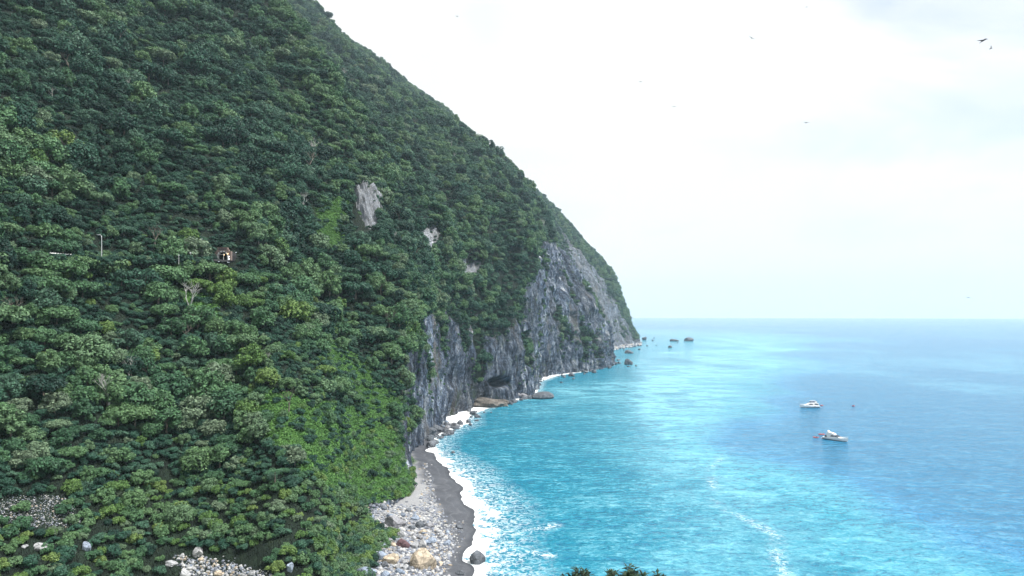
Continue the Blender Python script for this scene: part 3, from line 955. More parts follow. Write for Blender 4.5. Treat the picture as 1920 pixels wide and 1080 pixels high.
TP, TF, td, tpx, tpy = TP[k], TF[k], td[k], tpx[k], tpy[k]
rgt = np.random.default_rng(7)
nT = len(TP)
t_scale = np.clip(rgt.lognormal(-.03, .36, nT) * (1 + .6 * fbm(TP / 34, 2, 130)), .42, 1.9) * np.where(td < 470, .95, np.where(td < 800, 1.42, 1.95))
t_scale = np.minimum(t_scale, np.where(td < 800, 1.7, 2.3))
t_scale *= np.where(frock[TF] > .1, .7, 1) * (.72 + .28 * sstep(190, 260, td))
t_scale *= 1 - .38 * sstep(830, 930, tpy)
t_scale *= np.where(fgrass[TF] > .15, .62, 1)
t_rot = rgt.uniform(0, 2 * math.pi, nT)
t_shape = rgt.integers(0, len(SHAPES), nT)
reg = fbm(TP / 55, 3, 120)
warm = sstep(430, 150, td) * .65 + .32 * sstep(430, 620, tpy) + reg * .8 + rgt.normal(0, .3, nT)
t_hue = np.where(warm > 1.05, 2, np.where(warm > .25, 1, 0))
t_hue = np.where((td > 420) & (t_hue == 2) & (rgt.random(nT) > .15), 1, t_hue)
t_hue = np.where((td > 420) & (rgt.random(nT) < .28), 1, t_hue)

# the nearest, largest crowns are trees of their own
size_px = t_scale * np.array([s[1] for s in SHAPES])[t_shape] / td
vis = (tpx > 4) & (tpx < 1200) & (tpy > 6) & (tpy < 1085) 
order = np.argsort(np.where(vis, -size_px, 0))
N_OWN = 270
own = order[:N_OWN]
ORD = ['first', 'second', 'third', 'fourth', 'fifth', 'sixth', 'seventh', 'eighth', 'ninth', 'tenth', 'eleventh', 'twelfth', 'thirteenth', 'fourteenth', 'fifteenth', 'sixteenth', 'seventeenth', 'eighteenth', 'nineteenth', 'twentieth'] + ['twenty-' + w for w in ('first', 'second', 'third', 'fourth', 'fifth', 'sixth', 'seventh', 'eighth', 'ninth')]
own = own[np.argsort(-tpy[own])]
proto = {}
row_n = 15
for r0 in range(0, len(own), row_n):
    row = own[r0:r0 + row_n]
    row = row[np.argsort(tpx[row])]
    for j, i in enumerate(row):
        h, s = int(t_hue[i]), int(t_shape[i])
        e = link('forest_tree', None, loc=TP[i], rot=(rgt.uniform(-.08, .08), rgt.uniform(-.08, .08), t_rot[i]), scale=(t_scale[i], t_scale[i], t_scale[i] * rgt.uniform(.85, 1.2)))
        tag(e, f"{HUES[h][0]} {SHAPES[s][0]} tree, {ORD[j]} from left in {ORD[r0 // row_n]} tree row above photo bottom", 'tree', 'broadleaf trees on the near slope')
        c_ = link('crown', CROWN[h, s], e)
        link('trunk', TRUNK[s], e)
        proto.setdefault((h, s), c_)

BARE = []
# bare trees
for (bx_, by_, hpx, mt, lab) in (
        (202, 772, 72, 'pale_bark', 'bare pale tree with forked white branches standing out in dark forest'),
        (352, 806, 40, 'bark', 'grey leafless tree among dark crowns above the valley floor'),
        (240, 716, 44, 'pale_bark', 'leafless pale tree up the slope from the forked white tree'),
        (292, 462, 40, 'bark', 'bare grey tree between the road lamp and the tunnel'),
        (541, 775, 48, 'bark', 'brown vine-hung bare tree at the top of the bright grass slope'),
        (566, 395, 34, 'pale_bark', 'bare pale tree beside the small grassy clearing under the white rock patch'),
        (130, 135, 34, 'bark', 'bare grey tree high in the forest at upper left'),
        (350, 655, 40, 'bark', 'leafless grey tree below the small green clearing')):
    h = hit(bx_, by_)
    hh = hpx * h.y / F
    e = tag(link('bare_tree', None, loc=h, rot=(0, 0, bx_)), lab, 'tree')
    bo_ = link('branches', bare_mesh(bx_, hh * 1.25, M[mt]), e)
    BARE.append(bo_)

# everything beyond them: one forest
def points_object(name, P, rotz, scl, hue, gnodes):
    me = bpy.data.meshes.new(name)
    me.vertices.add(len(P))
    me.vertices.foreach_set('co', np.ascontiguousarray(P, np.float32).ravel())
    attr(me, 'rz', rotz); attr(me, 'hue', hue, typ='INT')
    attr(me, 'scl', scl, typ='FLOAT_VECTOR')
    o = link(name, me)
    mod = o.modifiers.new('scatter', 'NODES')
    mod.node_group = gnodes
    return o
def scatter_group(name, sets):
    """sets: one list of source objects for each value of the 'hue' attribute"""
    g = bpy.data.node_groups.new(name, 'GeometryNodeTree')
    g.interface.new_socket('Geometry', in_out='INPUT', socket_type='NodeSocketGeometry')
    g.interface.new_socket('Geometry', in_out='OUTPUT', socket_type='NodeSocketGeometry')
    gi, go = g.nodes.new('NodeGroupInput'), g.nodes.new('NodeGroupOutput')
    def named(nm, typ):
        n = g.nodes.new('GeometryNodeInputNamedAttribute'); n.data_type = typ
        n.inputs['Name'].default_value = nm
        return n.outputs['Attribute']
    rz, hue, scl = named('rz', 'FLOAT'), named('hue', 'INT'), named('scl', 'FLOAT_VECTOR')
    cx = g.nodes.new('ShaderNodeCombineXYZ'); g.links.new(rz, cx.inputs[2])
    e2r = g.nodes.new('FunctionNodeEulerToRotation'); g.links.new(cx.outputs[0], e2r.inputs[0])
    jo = g.nodes.new('GeometryNodeJoinGeometry')
    for k, objs in enumerate(sets):
        ji = g.nodes.new('GeometryNodeJoinGeometry')
        for ob in objs:
            oi = g.nodes.new('GeometryNodeObjectInfo')
            oi.transform_space = 'ORIGINAL'
            oi.inputs['Object'].default_value = ob
            oi.inputs['As Instance'].default_value = True
            g.links.new(oi.outputs['Geometry'], ji.inputs[0])
        cmp_ = g.nodes.new('FunctionNodeCompare'); cmp_.data_type = 'INT'; cmp_.operation = 'EQUAL'
        ii = [s for s in cmp_.inputs if s.type == 'INT']
        g.links.new(hue, ii[0]); ii[1].default_value = k
        ip = g.nodes.new('GeometryNodeInstanceOnPoints')
        g.links.new(gi.outputs[0], ip.inputs['Points'])
        g.links.new(cmp_.outputs[0], ip.inputs['Selection'])
        g.links.new(ji.outputs[0], ip.inputs['Instance'])
        ip.inputs['Pick Instance'].default_value = True
        rv = g.nodes.new('FunctionNodeRandomValue'); rv.data_type = 'INT'
        [s for s in rv.inputs if s.name == 'Max' and s.type == 'INT'][0].default_value = 60
        g.links.new([s for s in rv.outputs if s.type == 'INT'][0], ip.inputs['Instance Index'])
        g.links.new(e2r.outputs[0], ip.inputs['Rotation'])
        g.links.new(scl, ip.inputs['Scale'])
        g.links.new(ip.outputs[0], jo.inputs[0])
    g.links.new(jo.outputs[0], go.inputs[0])
    return g
rest = np.setdiff1d(np.arange(nT), own)
sets = [[proto[h, s] for s in range(len(SHAPES)) if (h, s) in proto] for h in range(3)]
bare_k = (rgt.random(nT) < .012)
t_hue = np.where(bare_k, 3, t_hue)
sets.append(BARE[1:6])
sc3 = np.stack([t_scale, t_scale, t_scale * rgt.uniform(.8, 1.2, nT)], -1)
o = points_object('forest', TP[rest] - np.array([0, 0, .4]), t_rot[rest], sc3[rest], t_hue[rest], scatter_group('forest_scatter', sets))
tag(o, 'dense evergreen forest covering the upper mountainside', 'forest', kind='stuff')

# road along the slope to the tunnel
ctr = []
for c in (-160, -60, 40, 120, 181, 250, 320, 380, 421):
    a = (c - CX) / F
    z = 88 + (TP0[2] - 88) * sstep(150, 400, np.array(float(c)))
    u = np.interp(z, zl, ul) - 1.5
    Y = (u + 240.0) / (0.52 - 0.853 * a)
    ctr.append(Vector((a * Y, Y, float(z))))
ctr[-1] = Vector(TP0 + np.array([0, -.3, 0])); ctr[-2] = ctr[-1] + Vector((-6, -12, -.3))
# ---------------------------------------------------------------- shrubs, undergrowth, ground cover
SHRUB = [crown_mesh('foliage', 300 + k, 1.7, 1.7, 12, 90, M[('leaf_dark', 'leaf_mid', 'leaf_mid', 'leaf_yellow')[k]], .1, size=(.12, .26), lobe_r=(.28, .55), droop=.2 * k) for k in range(4)]
SHRUB_HUE = ['dark green', 'mid green', 'mid green', 'yellow green']
shr_src = [[], [], []]
own_shrubs = []
rgs = np.random.default_rng(40)
for (sx, sy) in ((40, 958), (118, 962), (172, 975), (235, 968), (20, 1004), (95, 1004), (210, 1010), (262, 1022), (300, 1000), (405, 1010), (560, 1030), (600, 1048), (470, 1000),
                 (30, 1058), (110, 1060), (190, 1062), (255, 1066), (60, 1078), (150, 1080), (230, 1082), (520, 1066), (590, 1070), (628, 1062), (655, 1068), (672, 1050), (690, 1040), (650, 1000), (672, 952), (655, 948), (690, 945)):
    h = hit(sx, sy)
    if h is None: continue
    k = int(rgs.integers(0, 4))
    own_shrubs.append((sx, sy, h, k))
own_shrubs.sort(key=lambda q: -q[1])
for r0 in range(0, len(own_shrubs), 8):
    for j, (sx, sy, h, k) in enumerate(sorted(own_shrubs[r0:r0 + 8], key=lambda q: q[0])):
        e = link('leafy_shrub', None, loc=h, rot=(0, 0, rgs.uniform(0, 6.28)), scale=rgs.uniform(.8, 1.25))
        tag(e, f"low {SHRUB_HUE[k]} shrub, {ORD[j]} from left in {ORD[r0 // 8]} shrub row above photo bottom", 'shrub', 'shrubs on the valley floor')
        f_ = link('foliage', SHRUB[k], e)
        shr_src[(0, 1, 1, 2)[k]].append(f_)
hid = {0: 0, 1: 1, 2: 3}
for k in range(3):
    if not shr_src[k]:
        shr_src[k] = [own_shrubs and shr_src[1][0]]
shr_src = [s[:2] for s in shr_src]
g_sh = scatter_group('shrub_scatter', shr_src)
wsh = inframe * (frock < .5) * np.where(fgrass > .5, .24, 1.0) * np.where(fdist < 300, 1.0, np.where(fdist < 520, .7, np.where(fdist < 900, .15, .03)))
UP, UF = scatter(wsh, 60000, 3)
ud = fdist[UF]
k_ = thin(UP, np.where(ud < 300, 1.5, np.where(ud < 520, 2.0, np.where(ud < 900, 2.8, 5.0))))
UP, UF, ud = UP[k_], UF[k_], ud[k_]
ux, uy = proj(UP)
k_ = ~((np.abs(ux - 424) < 20) & (np.abs(uy - 484) < 17)) & ~((np.abs(ux - 181) < 6) & (np.abs(uy - 458) < 12))
k_ &= ~((ux > 300) & (ux < 505) & (uy > 1030)) & ~((np.abs(ux - 686) < 22) & (uy > 345) & (uy < 440) & (ud > 350))
k_ &= poly_sd(ux, uy, SCREE[0]) + 16 * vnoise(v3(ux / 15, uy / 10, 0), 6) < 3
for (bx_, by_, bw_) in ((370, 1037, 16), (543, 1066, 12), (158, 1026, 14), (65, 1028, 20)):
    k_ &= ~((np.abs(ux - bx_) < bw_) & (uy > by_ - 12) & (uy < by_ + 30))
UP, UF, ud = UP[k_], UF[k_], ud[k_]
# shrubs on the valley floor too
gP = GV[(DD.ravel() < -16) & (GV[:, 1] > 118) & (shin < .4)]
gP = gP[rgs.choice(len(gP), min(16000, len(gP)), replace=False)]
gP = gP[thin(gP, np.full(len(gP), 1.25))]
ax_, ay_ = proj(gP)
k_ = ~((ax_ > 300) & (ax_ < 505) & (ay_ > 1030)) & (poly_sd(ax_, ay_, SCREE[0]) < -3) & (ax_ > -150) & (ax_ < 1300) & (ay_ > 700) & (ay_ < 1250)
gP = gP[k_]
UP = np.concatenate([UP, gP]); ud = np.concatenate([ud, np.linalg.norm(gP, axis=1)])
RD = []                                                  # the road's outer verge is overgrown
for i in range(len(ctr) - 1):
    for t in np.linspace(0, 1, 26):
        p = ctr[i].lerp(ctr[i + 1], t); d = (ctr[i + 1] - ctr[i]).normalized()
        q = p + Vector((d.y, -d.x, 0)) * rgs.uniform(2.6, 5.0) + Vector((0, 0, rgs.uniform(-2.2, -.2)))
        cx_ = CX + F * q.x / q.y
        if not 396 < cx_ < 446: RD.append(tuple(q))
RD = np.array(RD)
UP = np.concatenate([UP, RD]); ud = np.concatenate([ud, np.linalg.norm(RD, axis=1)])
uh = np.where((UP[:, 2] > 26) & (rgs.random(len(UP)) < .9), 0, rgs.choice([0, 1, 1, 1, 2], len(UP)))  # mostly dark leaves higher up: shade of the crown gaps put into colour
uh = np.where((ud > 330) & (uh == 2), 0, uh)
us = rgs.uniform(.65, 1.35, len(UP)) * np.where(ud < 300, .95, np.where(ud < 520, 1.15, np.where(ud < 900, 1.6, 2.6)))
o = points_object('undergrowth', UP - np.array([0, 0, .25]), rgs.uniform(0, 6.28, len(UP)), np.stack([us, us, us * rgs.uniform(.7, 1.3, len(UP))], -1), uh, g_sh)
tag(o, 'shrubby undergrowth between the trees', 'undergrowth', kind='stuff')
# bushes clinging to ledges of the rock faces
wcl = inframe * (frock > .4) * (tri_c[:, 2] > 10) * (fdist > 300) * np.where(fdist < 700, 1, .35)
wcl = wcl * sstep(-.05, .3, grn.reshape(-1)[faces].mean(1)) + 1e-9 * wcl
wcl = wcl + inframe * (frock > .12) * (frock < .75) * (fdist > 290) * np.where(fdist < 700, 1.2, .3)
CP, CF = scatter(wcl, 5200, 8)
cs = rgs.uniform(.4, 1.0, len(CP)) * np.where(fdist[CF] < 700, .95, 1.7)
o = points_object('cliff_bushes', CP, rgs.uniform(0, 6.28, len(CP)), np.stack([cs, cs, cs * 1.2], -1), rgs.choice([0, 0, 1], len(CP)), g_sh)
tag(o, 'small bushes clinging to ledges of the cliffs', 'bushes', kind='stuff')

# bright grass and creepers on the open slopes: one mesh of leafy tufts
wg = inframe * (fgrass > .3) * (fdist < 480)
GP, GF = scatter(wg, 7600, 9)
nb = 26
base = np.repeat(GP, nb, 0)
d_ = rgs.normal(size=(len(base), 3)); d_[:, 2] = np.abs(d_[:, 2]) + .2
d_ /= np.linalg.norm(d_, axis=1, keepdims=True)
tuft = np.repeat(rgs.uniform(.45, 1.05, len(GP)), nb)[:, None]
V_, F_ = leaf_quads(base + d_ * tuft * np.array([1, 1, .75]), d_ + rgs.normal(size=d_.shape) * .5, rgs.uniform(.16, .32, len(base)), rgs, .5)
me = mesh_np('grass', V_, F_, M['leaf_grass'])
attr(me, 'leaf_tone', np.clip(np.repeat(np.clip(rgs.normal(.5, .2, len(GP)), 0, 1), nb) + rgs.normal(0, .15, len(F_)), 0, 1), 'FACE')
tag(link('grass', me), 'bright green grass and creepers on the open slope', 'grass', kind='stuff')

# herbs and young growth over the valley floor
VP = GV[(DD.ravel() < -14) & (GV[:, 1] > 118) & (shin < .55)]
VP = VP[rgs.choice(len(VP), min(7000, len(VP)), replace=False)]
vx, vy = proj(VP)
VP = VP[(poly_sd(vx, vy, SCREE[0]) < 0) & (vx > -120) & (vx < 760) & (vy > 800) & (vy < 1200)][:4200]
nb = 22
base = np.repeat(VP, nb, 0)
d_ = rgs.normal(size=(len(base), 3)); d_[:, 2] = np.abs(d_[:, 2]) + .2
d_ /= np.linalg.norm(d_, axis=1, keepdims=True)
tuft = np.repeat(rgs.uniform(.4, 1.0, len(VP)), nb)[:, None]
V_, F_ = leaf_quads(base + d_ * tuft * np.array([1, 1, .7]), d_ + rgs.normal(size=d_.shape) * .5, rgs.uniform(.13, .28, len(base)), rgs, .5)
me = mesh_np('herbs', V_, F_, M['leaf_mid'])
attr(me, 'leaf_tone', np.clip(np.repeat(np.clip(rgs.normal(.45, .2, len(VP)), 0, 1), nb) + rgs.normal(0, .15, len(F_)), 0, 1), 'FACE')
tag(link('herbs', me), 'herbs and young growth over the valley floor', 'herbs', kind='stuff')

# tree ferns
def fern_mesh(seed, n=16, ln=2.6):
    rg = np.random.default_rng(seed)
    C, Nn, S = [], [], []
    for i in range(n):
        a = 2 * math.pi * i / n + rg.uniform(-.15, .15)
        up = rg.uniform(.3, .9)
        for t in np.linspace(.1, 1, 16):
            r = ln * t
            z = ln * (up * t - .75 * t * t)
            for sd in (-1, 1):
                w = .32 * (1 - t) + .08
                C.append((math.cos(a) * r - math.sin(a) * sd * w, math.sin(a) * r + math.cos(a) * sd * w, z)); Nn.append((0, 0, 1)); S.append(.2 * (1.1 - t * .6))
    V, Fq = leaf_quads(np.array(C), np.array(Nn) + rg.normal(size=(len(C), 3)) * .25, np.array(S), rg, .4)
    me = mesh_np('fronds', V, Fq, M['leaf_mid']); attr(me, 'leaf_tone', rg.uniform(.3, .9, len(Fq)), 'FACE')
    return me
fm = fern_mesh(1)
V_, Fc_ = tube([(0, 0, -3.2), (.05, 0, -1.5), (0, 0, 0)], [.18, .14, .13])
ftm = py_mesh('trunk', V_, Fc_, M['bark'])
for (fx, fy, sc_, lab) in ((517, 905, 1.25, 'palm-like tree fern with radiating fronds on the dark spur'), (600, 985, .9, 'small tree fern low on the dark bushy spur'), (62, 880, 1.0, 'tree fern at far left above the scree')):
    h = hit(fx, fy + 8)
    e = tag(link('tree_fern', None, loc=h + Vector((0, -.6, 3.2 * sc_)), scale=sc_), lab, 'tree fern')
    link('fronds', fm, e); link('trunk', ftm, e)

# ---------------------------------------------------------------- rocks
def rock_mesh(name, seed, mat, cuts=9, rough=.10, sub=3, flat=1.0):
    rg = np.random.default_rng(seed)
    bm = bmesh.new()
    bmesh.ops.create_icosphere(bm, subdivisions=sub, radius=1)
    me = bpy.data.meshes.new(name)
    bm.to_mesh(me); bm.free()
    n = len(me.vertices)
    V = np.empty(n * 3, np.float32); me.vertices.foreach_get('co', V); V = V.reshape(-1, 3).astype(float)
    for i in range(cuts):
        d = rg.normal(size=3); d /= np.linalg.norm(d)
        o_ = rg.uniform(.55, .88)
        ex = np.maximum(0, V @ d - o_)
        V -= ex[:, None] * d * .92
    V *= 1 + rough * fbm(V * 1.6 + seed, 3, seed)[:, None] + rough * .5 * fbm(V * 4.5 + seed, 3, seed + 9)[:, None]
    V[:, 2] *= flat
    me.vertices.foreach_set('co', V.astype(np.float32).ravel())
    me.materials.append(mat)
    me.polygons.foreach_set('use_smooth', np.zeros(len(me.polygons), bool))
    me.update()
    return me
ROCKV = [rock_mesh('boulder', 500 + k, M['stone'], cuts=11 + k % 5, rough=.13 + .03 * (k % 3), sub=3 if k < 4 else 2) for k in range(8)]
TONES = [('pale', 'pale_rock'), ('blue-grey', 'blue_rock'), ('mid-grey', 'grey_rock'), ('tan', 'tan_rock'), ('dark', 'dark_rock'), ('maroon', 'maroon_rock')]
ROCKM = {}
def rockdata(k, mat):
    if (k, mat) not in ROCKM:
        d = ROCKV[k].copy(); d.materials[0] = M[mat]; ROCKM[k, mat] = d
    return ROCKM[k, mat]
def put_rock(name, px_, py_, w, h, mat, k, label, group=None, sea=False, depth=None, rz=None, sink=.36, cat='boulder'):
    """a boulder covering w x h photo pixels, centred there and resting on what lies under it"""
    if sea:
        q = shore_pt(px_, py_ + h / 2); p = Vector((q[0], q[1], 0))
    else:
        p = hit(px_, py_ + h * .3)
        if p is None: return None
    s = p.y / F
    sx_, sz_ = w * s / 2 * 1.08, h * s / 2 * 1.15
    o = link(name, rockdata(k, mat), loc=p + Vector((0, (depth or sx_ * .8) * .6, sz_ * (1 - 2 * sink))), rot=(0, 0, random.uniform(-.5, .5) if rz is None else rz), scale=(sx_, depth or sx_ * .85, sz_ * (1.6 if sea else 1)))
    return tag(o, label, cat, group)
for spec in (
        (794, 1053, 54, 44, 'tan_rock', 0, 'largest tan boulder on the beach, cracked, with a pale top'),
        (738, 981, 41, 32, 'grey_rock', 1, 'big angular grey boulder alone in the upper shingle'),
        (755, 1021, 25, 20, 'maroon_rock', 2, 'dark maroon boulder in the middle of the pale stones'),
        (732, 1051, 31, 26, 'tan_rock', 3, 'cream boulder between the blue-grey one and the largest tan boulder'),
        (715, 1044, 23, 24, 'blue_rock', 4, 'smooth blue-grey boulder beside the cream boulder near the bushes'),
        (683, 1076, 43, 22, 'blue_rock', 1, 'wide pale-blue veined boulder at the photo bottom below the bushes'),
        (793, 1023, 20, 21, 'pale_rock', 0, 'rounded pale boulder just above the largest tan boulder'),
        (807, 1014, 21, 15, 'blue_rock', 5, 'low blue boulder at the upper right of the rounded pale boulder'),
        (721, 1023, 20, 12, 'blue_rock', 6, 'flat slate-blue boulder left of the maroon boulder'),
        (760, 1064, 17, 14, 'dark_rock', 7, 'dark purple-grey boulder tucked left of the largest tan boulder'),
        (755, 1003, 17, 17, 'pale_rock', 2, 'upright pale boulder right above the maroon boulder'),
        (737, 1022, 12, 13, 'tan_rock', 4, 'small tan boulder touching the left of the maroon boulder'),
        (776, 1024, 18, 17, 'pale_rock', 3, 'white marbled boulder between the maroon and the rounded pale boulder'),
        (862, 1074, 18, 10, 'dark_rock', 5, 'low brown wet boulder on the sand at the photo bottom'),
        (795, 978, 7, 5, 'dark_rock', 6, 'small black stone on the pale edge of the dark sand'),
        (837, 981, 8, 5, 'dark_rock', 7, 'black stone on the wet dark sand nearest the surf'),
        (838, 998, 11, 7, 'blue_rock', 2, 'dark blue stone on the sand above the wet gravel'),
        (860, 989, 15, 9, 'dark_rock', 1, 'jagged dark rock on the wet sand at the edge of the foam'),
        (370, 1036, 24, 20, 'pale_rock', 0, 'big white boulder at the head of the dry creek'),
        (340, 1042, 9, 11, 'pale_rock', 5, 'pale upright stone just left of the big white creek boulder'),
        (543, 1065, 13, 26, 'blue_rock', 3, 'tall blue-grey boulder standing alone in the bushes right of the creek'),
        (158, 1025, 18, 22, 'blue_rock', 1, 'upright blue-grey boulder in the dark bushes at lower left'),
        (68, 1027, 32, 14, 'pale_rock', 2, 'broad white boulder in the bushes at far lower left'),
        (44, 1025, 14, 8, 'pale_rock', 6, 'flat pale stone touching the left of the broad white boulder'),
        (138, 1037, 8, 6, 'pale_rock', 7, 'little pale stone below the upright blue-grey boulder'),
        (410, 1076, 28, 12, 'tan_rock', 4, 'rounded tan and blue boulder at the bottom of the creek'),
        (472, 1075, 19, 12, 'pale_rock', 5, 'pale rounded boulder at the right end of the creek stones')):
    put_rock('boulder', *spec[:6], spec[6])
# white rock rib by the creek
for (x_, y_, w_, h_, lab) in ((322, 1058, 44, 12, 'long white rock rib slanting down the left bank of the creek'), (346, 1078, 40, 22, 'blocky white rock at the lower end of the long white rib'), (358, 1066, 44, 12, 'pale rounded rock rib in the creek bed')):
    put_rock('rock_rib', x_, y_, w_, h_, 'pale_rock', 1, lab, cat='rock', depth=2.2)
put_rock('sea_boulder', 896, 1047, 32, 20, 'dark_rock', 0, 'round dark boulder standing in the white surf', sea=True, cat='rock')

def ordinal_rows(items, n):
    """items (px, py, ...) from the lowest in the photo upwards, in rows of n, left to right"""
    items = sorted(items, key=lambda q: -q[1])
    for r in range(0, len(items), n):
        for j, q in enumerate(sorted(items[r:r + n], key=lambda q: q[0])):
            yield r // n, j, q
rgb = np.random.default_rng(77)
def stones(poly, n, smin, smax, ylo=0, yhi=1085, power=2.2):
    poly = np.array(poly, float)
    lo, hi = poly.min(0), poly.max(0)
    outp = []
    while len(outp) < n:
        p = lo + rgb.random(2) * (hi - lo)
        if p[1] > yhi or p[1] < ylo or poly_sd(np.array([p[0]]), np.array([p[1]]), poly)[0] < 0: continue
        s = smin + (smax - smin) * rgb.random() ** power
        outp.append((p[0], p[1], s))
    return outp
BSTONES = [(676, 944), (720, 950), (782, 958), (822, 985), (845, 1020), (826, 1045), (822, 1080), (700, 1080), (712, 1030), (722, 1000), (700, 975)]
for r, j, (x_, y_, s_) in ordinal_rows(stones(BSTONES, 150, 4, 21), 20):
    t_ = int(rgb.choice(5, p=[.42, .26, .14, .1, .08]))
    put_rock('beach_stone', x_, y_, s_, s_ * rgb.uniform(.6, .85), TONES[t_][1], int(rgb.integers(0, 8)), f"{TONES[t_][0]} stone, {ORD[j]} from left in {ORD[r]} row up the boulder beach", 'loose stones on the boulder beach', cat='stone')
for r, j, (x_, y_, s_) in ordinal_rows(stones([(338, 1046), (378, 1048), (432, 1058), (500, 1078), (380, 1082), (352, 1062)], 42, 5, 13), 14):
    t_ = int(rgb.choice(4, p=[.5, .25, .1, .15]))
    put_rock('creek_stone', x_, y_, s_, s_ * rgb.uniform(.6, .85), TONES[t_][1], int(rgb.integers(0, 8)), f"{TONES[t_][0]} stone, {ORD[j]} from left in {ORD[r]} row up the dry creek", 'stones in the dry creek', cat='stone')
for r, j, (x_, y_, s_) in ordinal_rows(stones([(800, 812), (868, 770), (890, 778), (872, 797), (832, 820), (806, 834)], 72, 7, 21), 16):
    t_ = 4 if y_ > 905 - x_ * .13 + rgb.uniform(-8, 8) else int(rgb.choice([1, 1, 2, 0]))
    put_rock('cliff_block', x_, y_, s_, s_ * rgb.uniform(.65, .9), TONES[t_][1], int(rgb.integers(0, 8)), f"{TONES[t_][0]} block, {ORD[j]} from left in {ORD[r]} row up the rockfall below the cliff", 'fallen blocks under the cliff', cat='block')
# rocks standing in the sea
for (x_, yb, w_, h_, lab) in (
        (1293, 640, 19, 7, 'peaked dark islet, the farther right of two off the far headland'),
        (1265, 640, 19, 4, 'low flat dark islet beside the peaked one off the far headland'),
        (1257, 652, 8, 4, 'small dark rock in foam just inshore of the two islets'),
        (1180, 663, 16, 6, 'wedge-shaped grey rock off the small far beach'),
        (1199, 656, 5, 2.5, 'tiny rock right of the wedge-shaped grey rock'),
        (1179, 684, 15, 10, 'dome-shaped grey rock off the rock face point'),
        (1161, 682, 7, 4, 'small dark rock left of the dome-shaped rock'),
        (1160, 676, 8, 2.5, 'thin flat rock behind the small dark rock left of the dome'),
        (1146, 673, 6, 3.5, 'little round rock close under the second headland'),
        (1193, 687, 4, 3, 'tiny rock at the right foot of the dome-shaped rock'),
        (1179, 688, 8, 2, 'awash sliver of rock in front of the dome-shaped rock'),
        (1151, 684, 17, 7, 'low brown rock shelf at the tip of the second headland'),
        (1209, 638, 9, 6, 'pointed dark rock at the tip of the far headland'),
        (1227, 634, 3, 1.5, 'tiny rock well off the far headland tip'),
        (1224, 639, 4, 2, 'tiny dark rock just off the far headland tip'),
        (1214, 649, 4, 2, 'small rock off the end of the small far beach'),
        (1231, 648, 3, 1.5, 'tiny rock midway between the far beach and the islets'),
        (1271, 643, 3, 1.5, 'tiny rock in front of the low flat islet'),
        (1072, 706, 12, 6, 'dark rock in the bay under the rock face'),
        (1075, 711, 6, 3, 'small rock just in front of the dark bay rock'),
        (1053, 718, 7, 2.5, 'flat rock in a foam patch of the bay'),
        (1016, 748, 46, 12, 'long dark rock lying off the cave ledge'),
        (809, 839, 21, 12, 'dark boulder in the surf below the near cliff'),
        (849, 850, 8, 4, 'small dark rock out in the water off the surf boulder'),
        (843, 815, 20, 8, 'dark rocks awash at the edge of the rockfall'),
        (896, 783, 14, 4, 'flat dark rock awash off the rockfall'),
        (894, 790, 9, 3, 'small dark rock awash in front of the flat one'),
        (880, 772, 9, 6, 'dark rock in the foam at the head of the rockfall'),
        (908, 774, 5, 2, 'tiny dark rock beyond the foam of the rockfall'),
        (921, 774, 5, 2, 'tiny dark rock farthest out from the rockfall'),
        (882, 798, 7, 4, 'small dark rock where the foam meets blue water')):
    put_rock('sea_rock', x_, yb - h_ / 2, w_, h_, 'dark_rock', int(rgb.integers(0, 8)), lab, sea=True, cat='rock', sink=.25)
# boulders strewn along the foot of the cliffs
FOOTL = [(803, 836), (842, 806), (872, 792), (886, 777), (930, 760), (985, 748), (1006, 736), (1012, 716), (1042, 706), (1100, 698), (1146, 688)]
fb = []
for i in range(len(FOOTL) - 1):
    (xa, ya), (xb, yb_) = FOOTL[i], FOOTL[i + 1]
    for _ in range(max(2, int(math.hypot(xb - xa, yb_ - ya) / 7))):
        t = rgb.random()
        fb.append((xa + (xb - xa) * t + rgb.normal(0, 2), ya + (yb_ - ya) * t + rgb.normal(.5, 1.6), rgb.uniform(4, 14) * (1 if xa < 1000 else .7)))
for r, j, (x_, y_, s_) in ordinal_rows(fb, 14):
    put_rock('shore_rock', x_, y_ - s_ * .2, s_, s_ * rgb.uniform(.45, .7), 'dark_rock', int(rgb.integers(0, 8)), f"dark rock at the cliff foot, {ORD[j]} from left in {ORD[r]} row up the shore", 'rocks along the cliff foot', sea=True, cat='rock')
# rock ledges in front of the cave
for (x_, yb, w_, h_, mt, dp, k, lab) in ((905, 764, 92, 30, 'ledge_rock', 13, 0, 'broad brown rock ledge at the waterline in front of the sea cave'),
                                         (970, 747, 58, 30, 'grey_rock', 11, 1, 'sloping grey rock ledge between the sea cave and the long dark rock')):
    q = shore_pt(x_, yb - 2); s = q[1] / F
    o = link('rock_ledge', rock_mesh('rock_ledge', 900 + k, M[mt], 20, .30, 4), loc=(q[0], q[1] + dp * .25, h_ * s * .12), rot=(0, 0, R(-18)), scale=(w_ * s * .54, dp, h_ * s * .55))
    tag(o, lab, 'ledge')
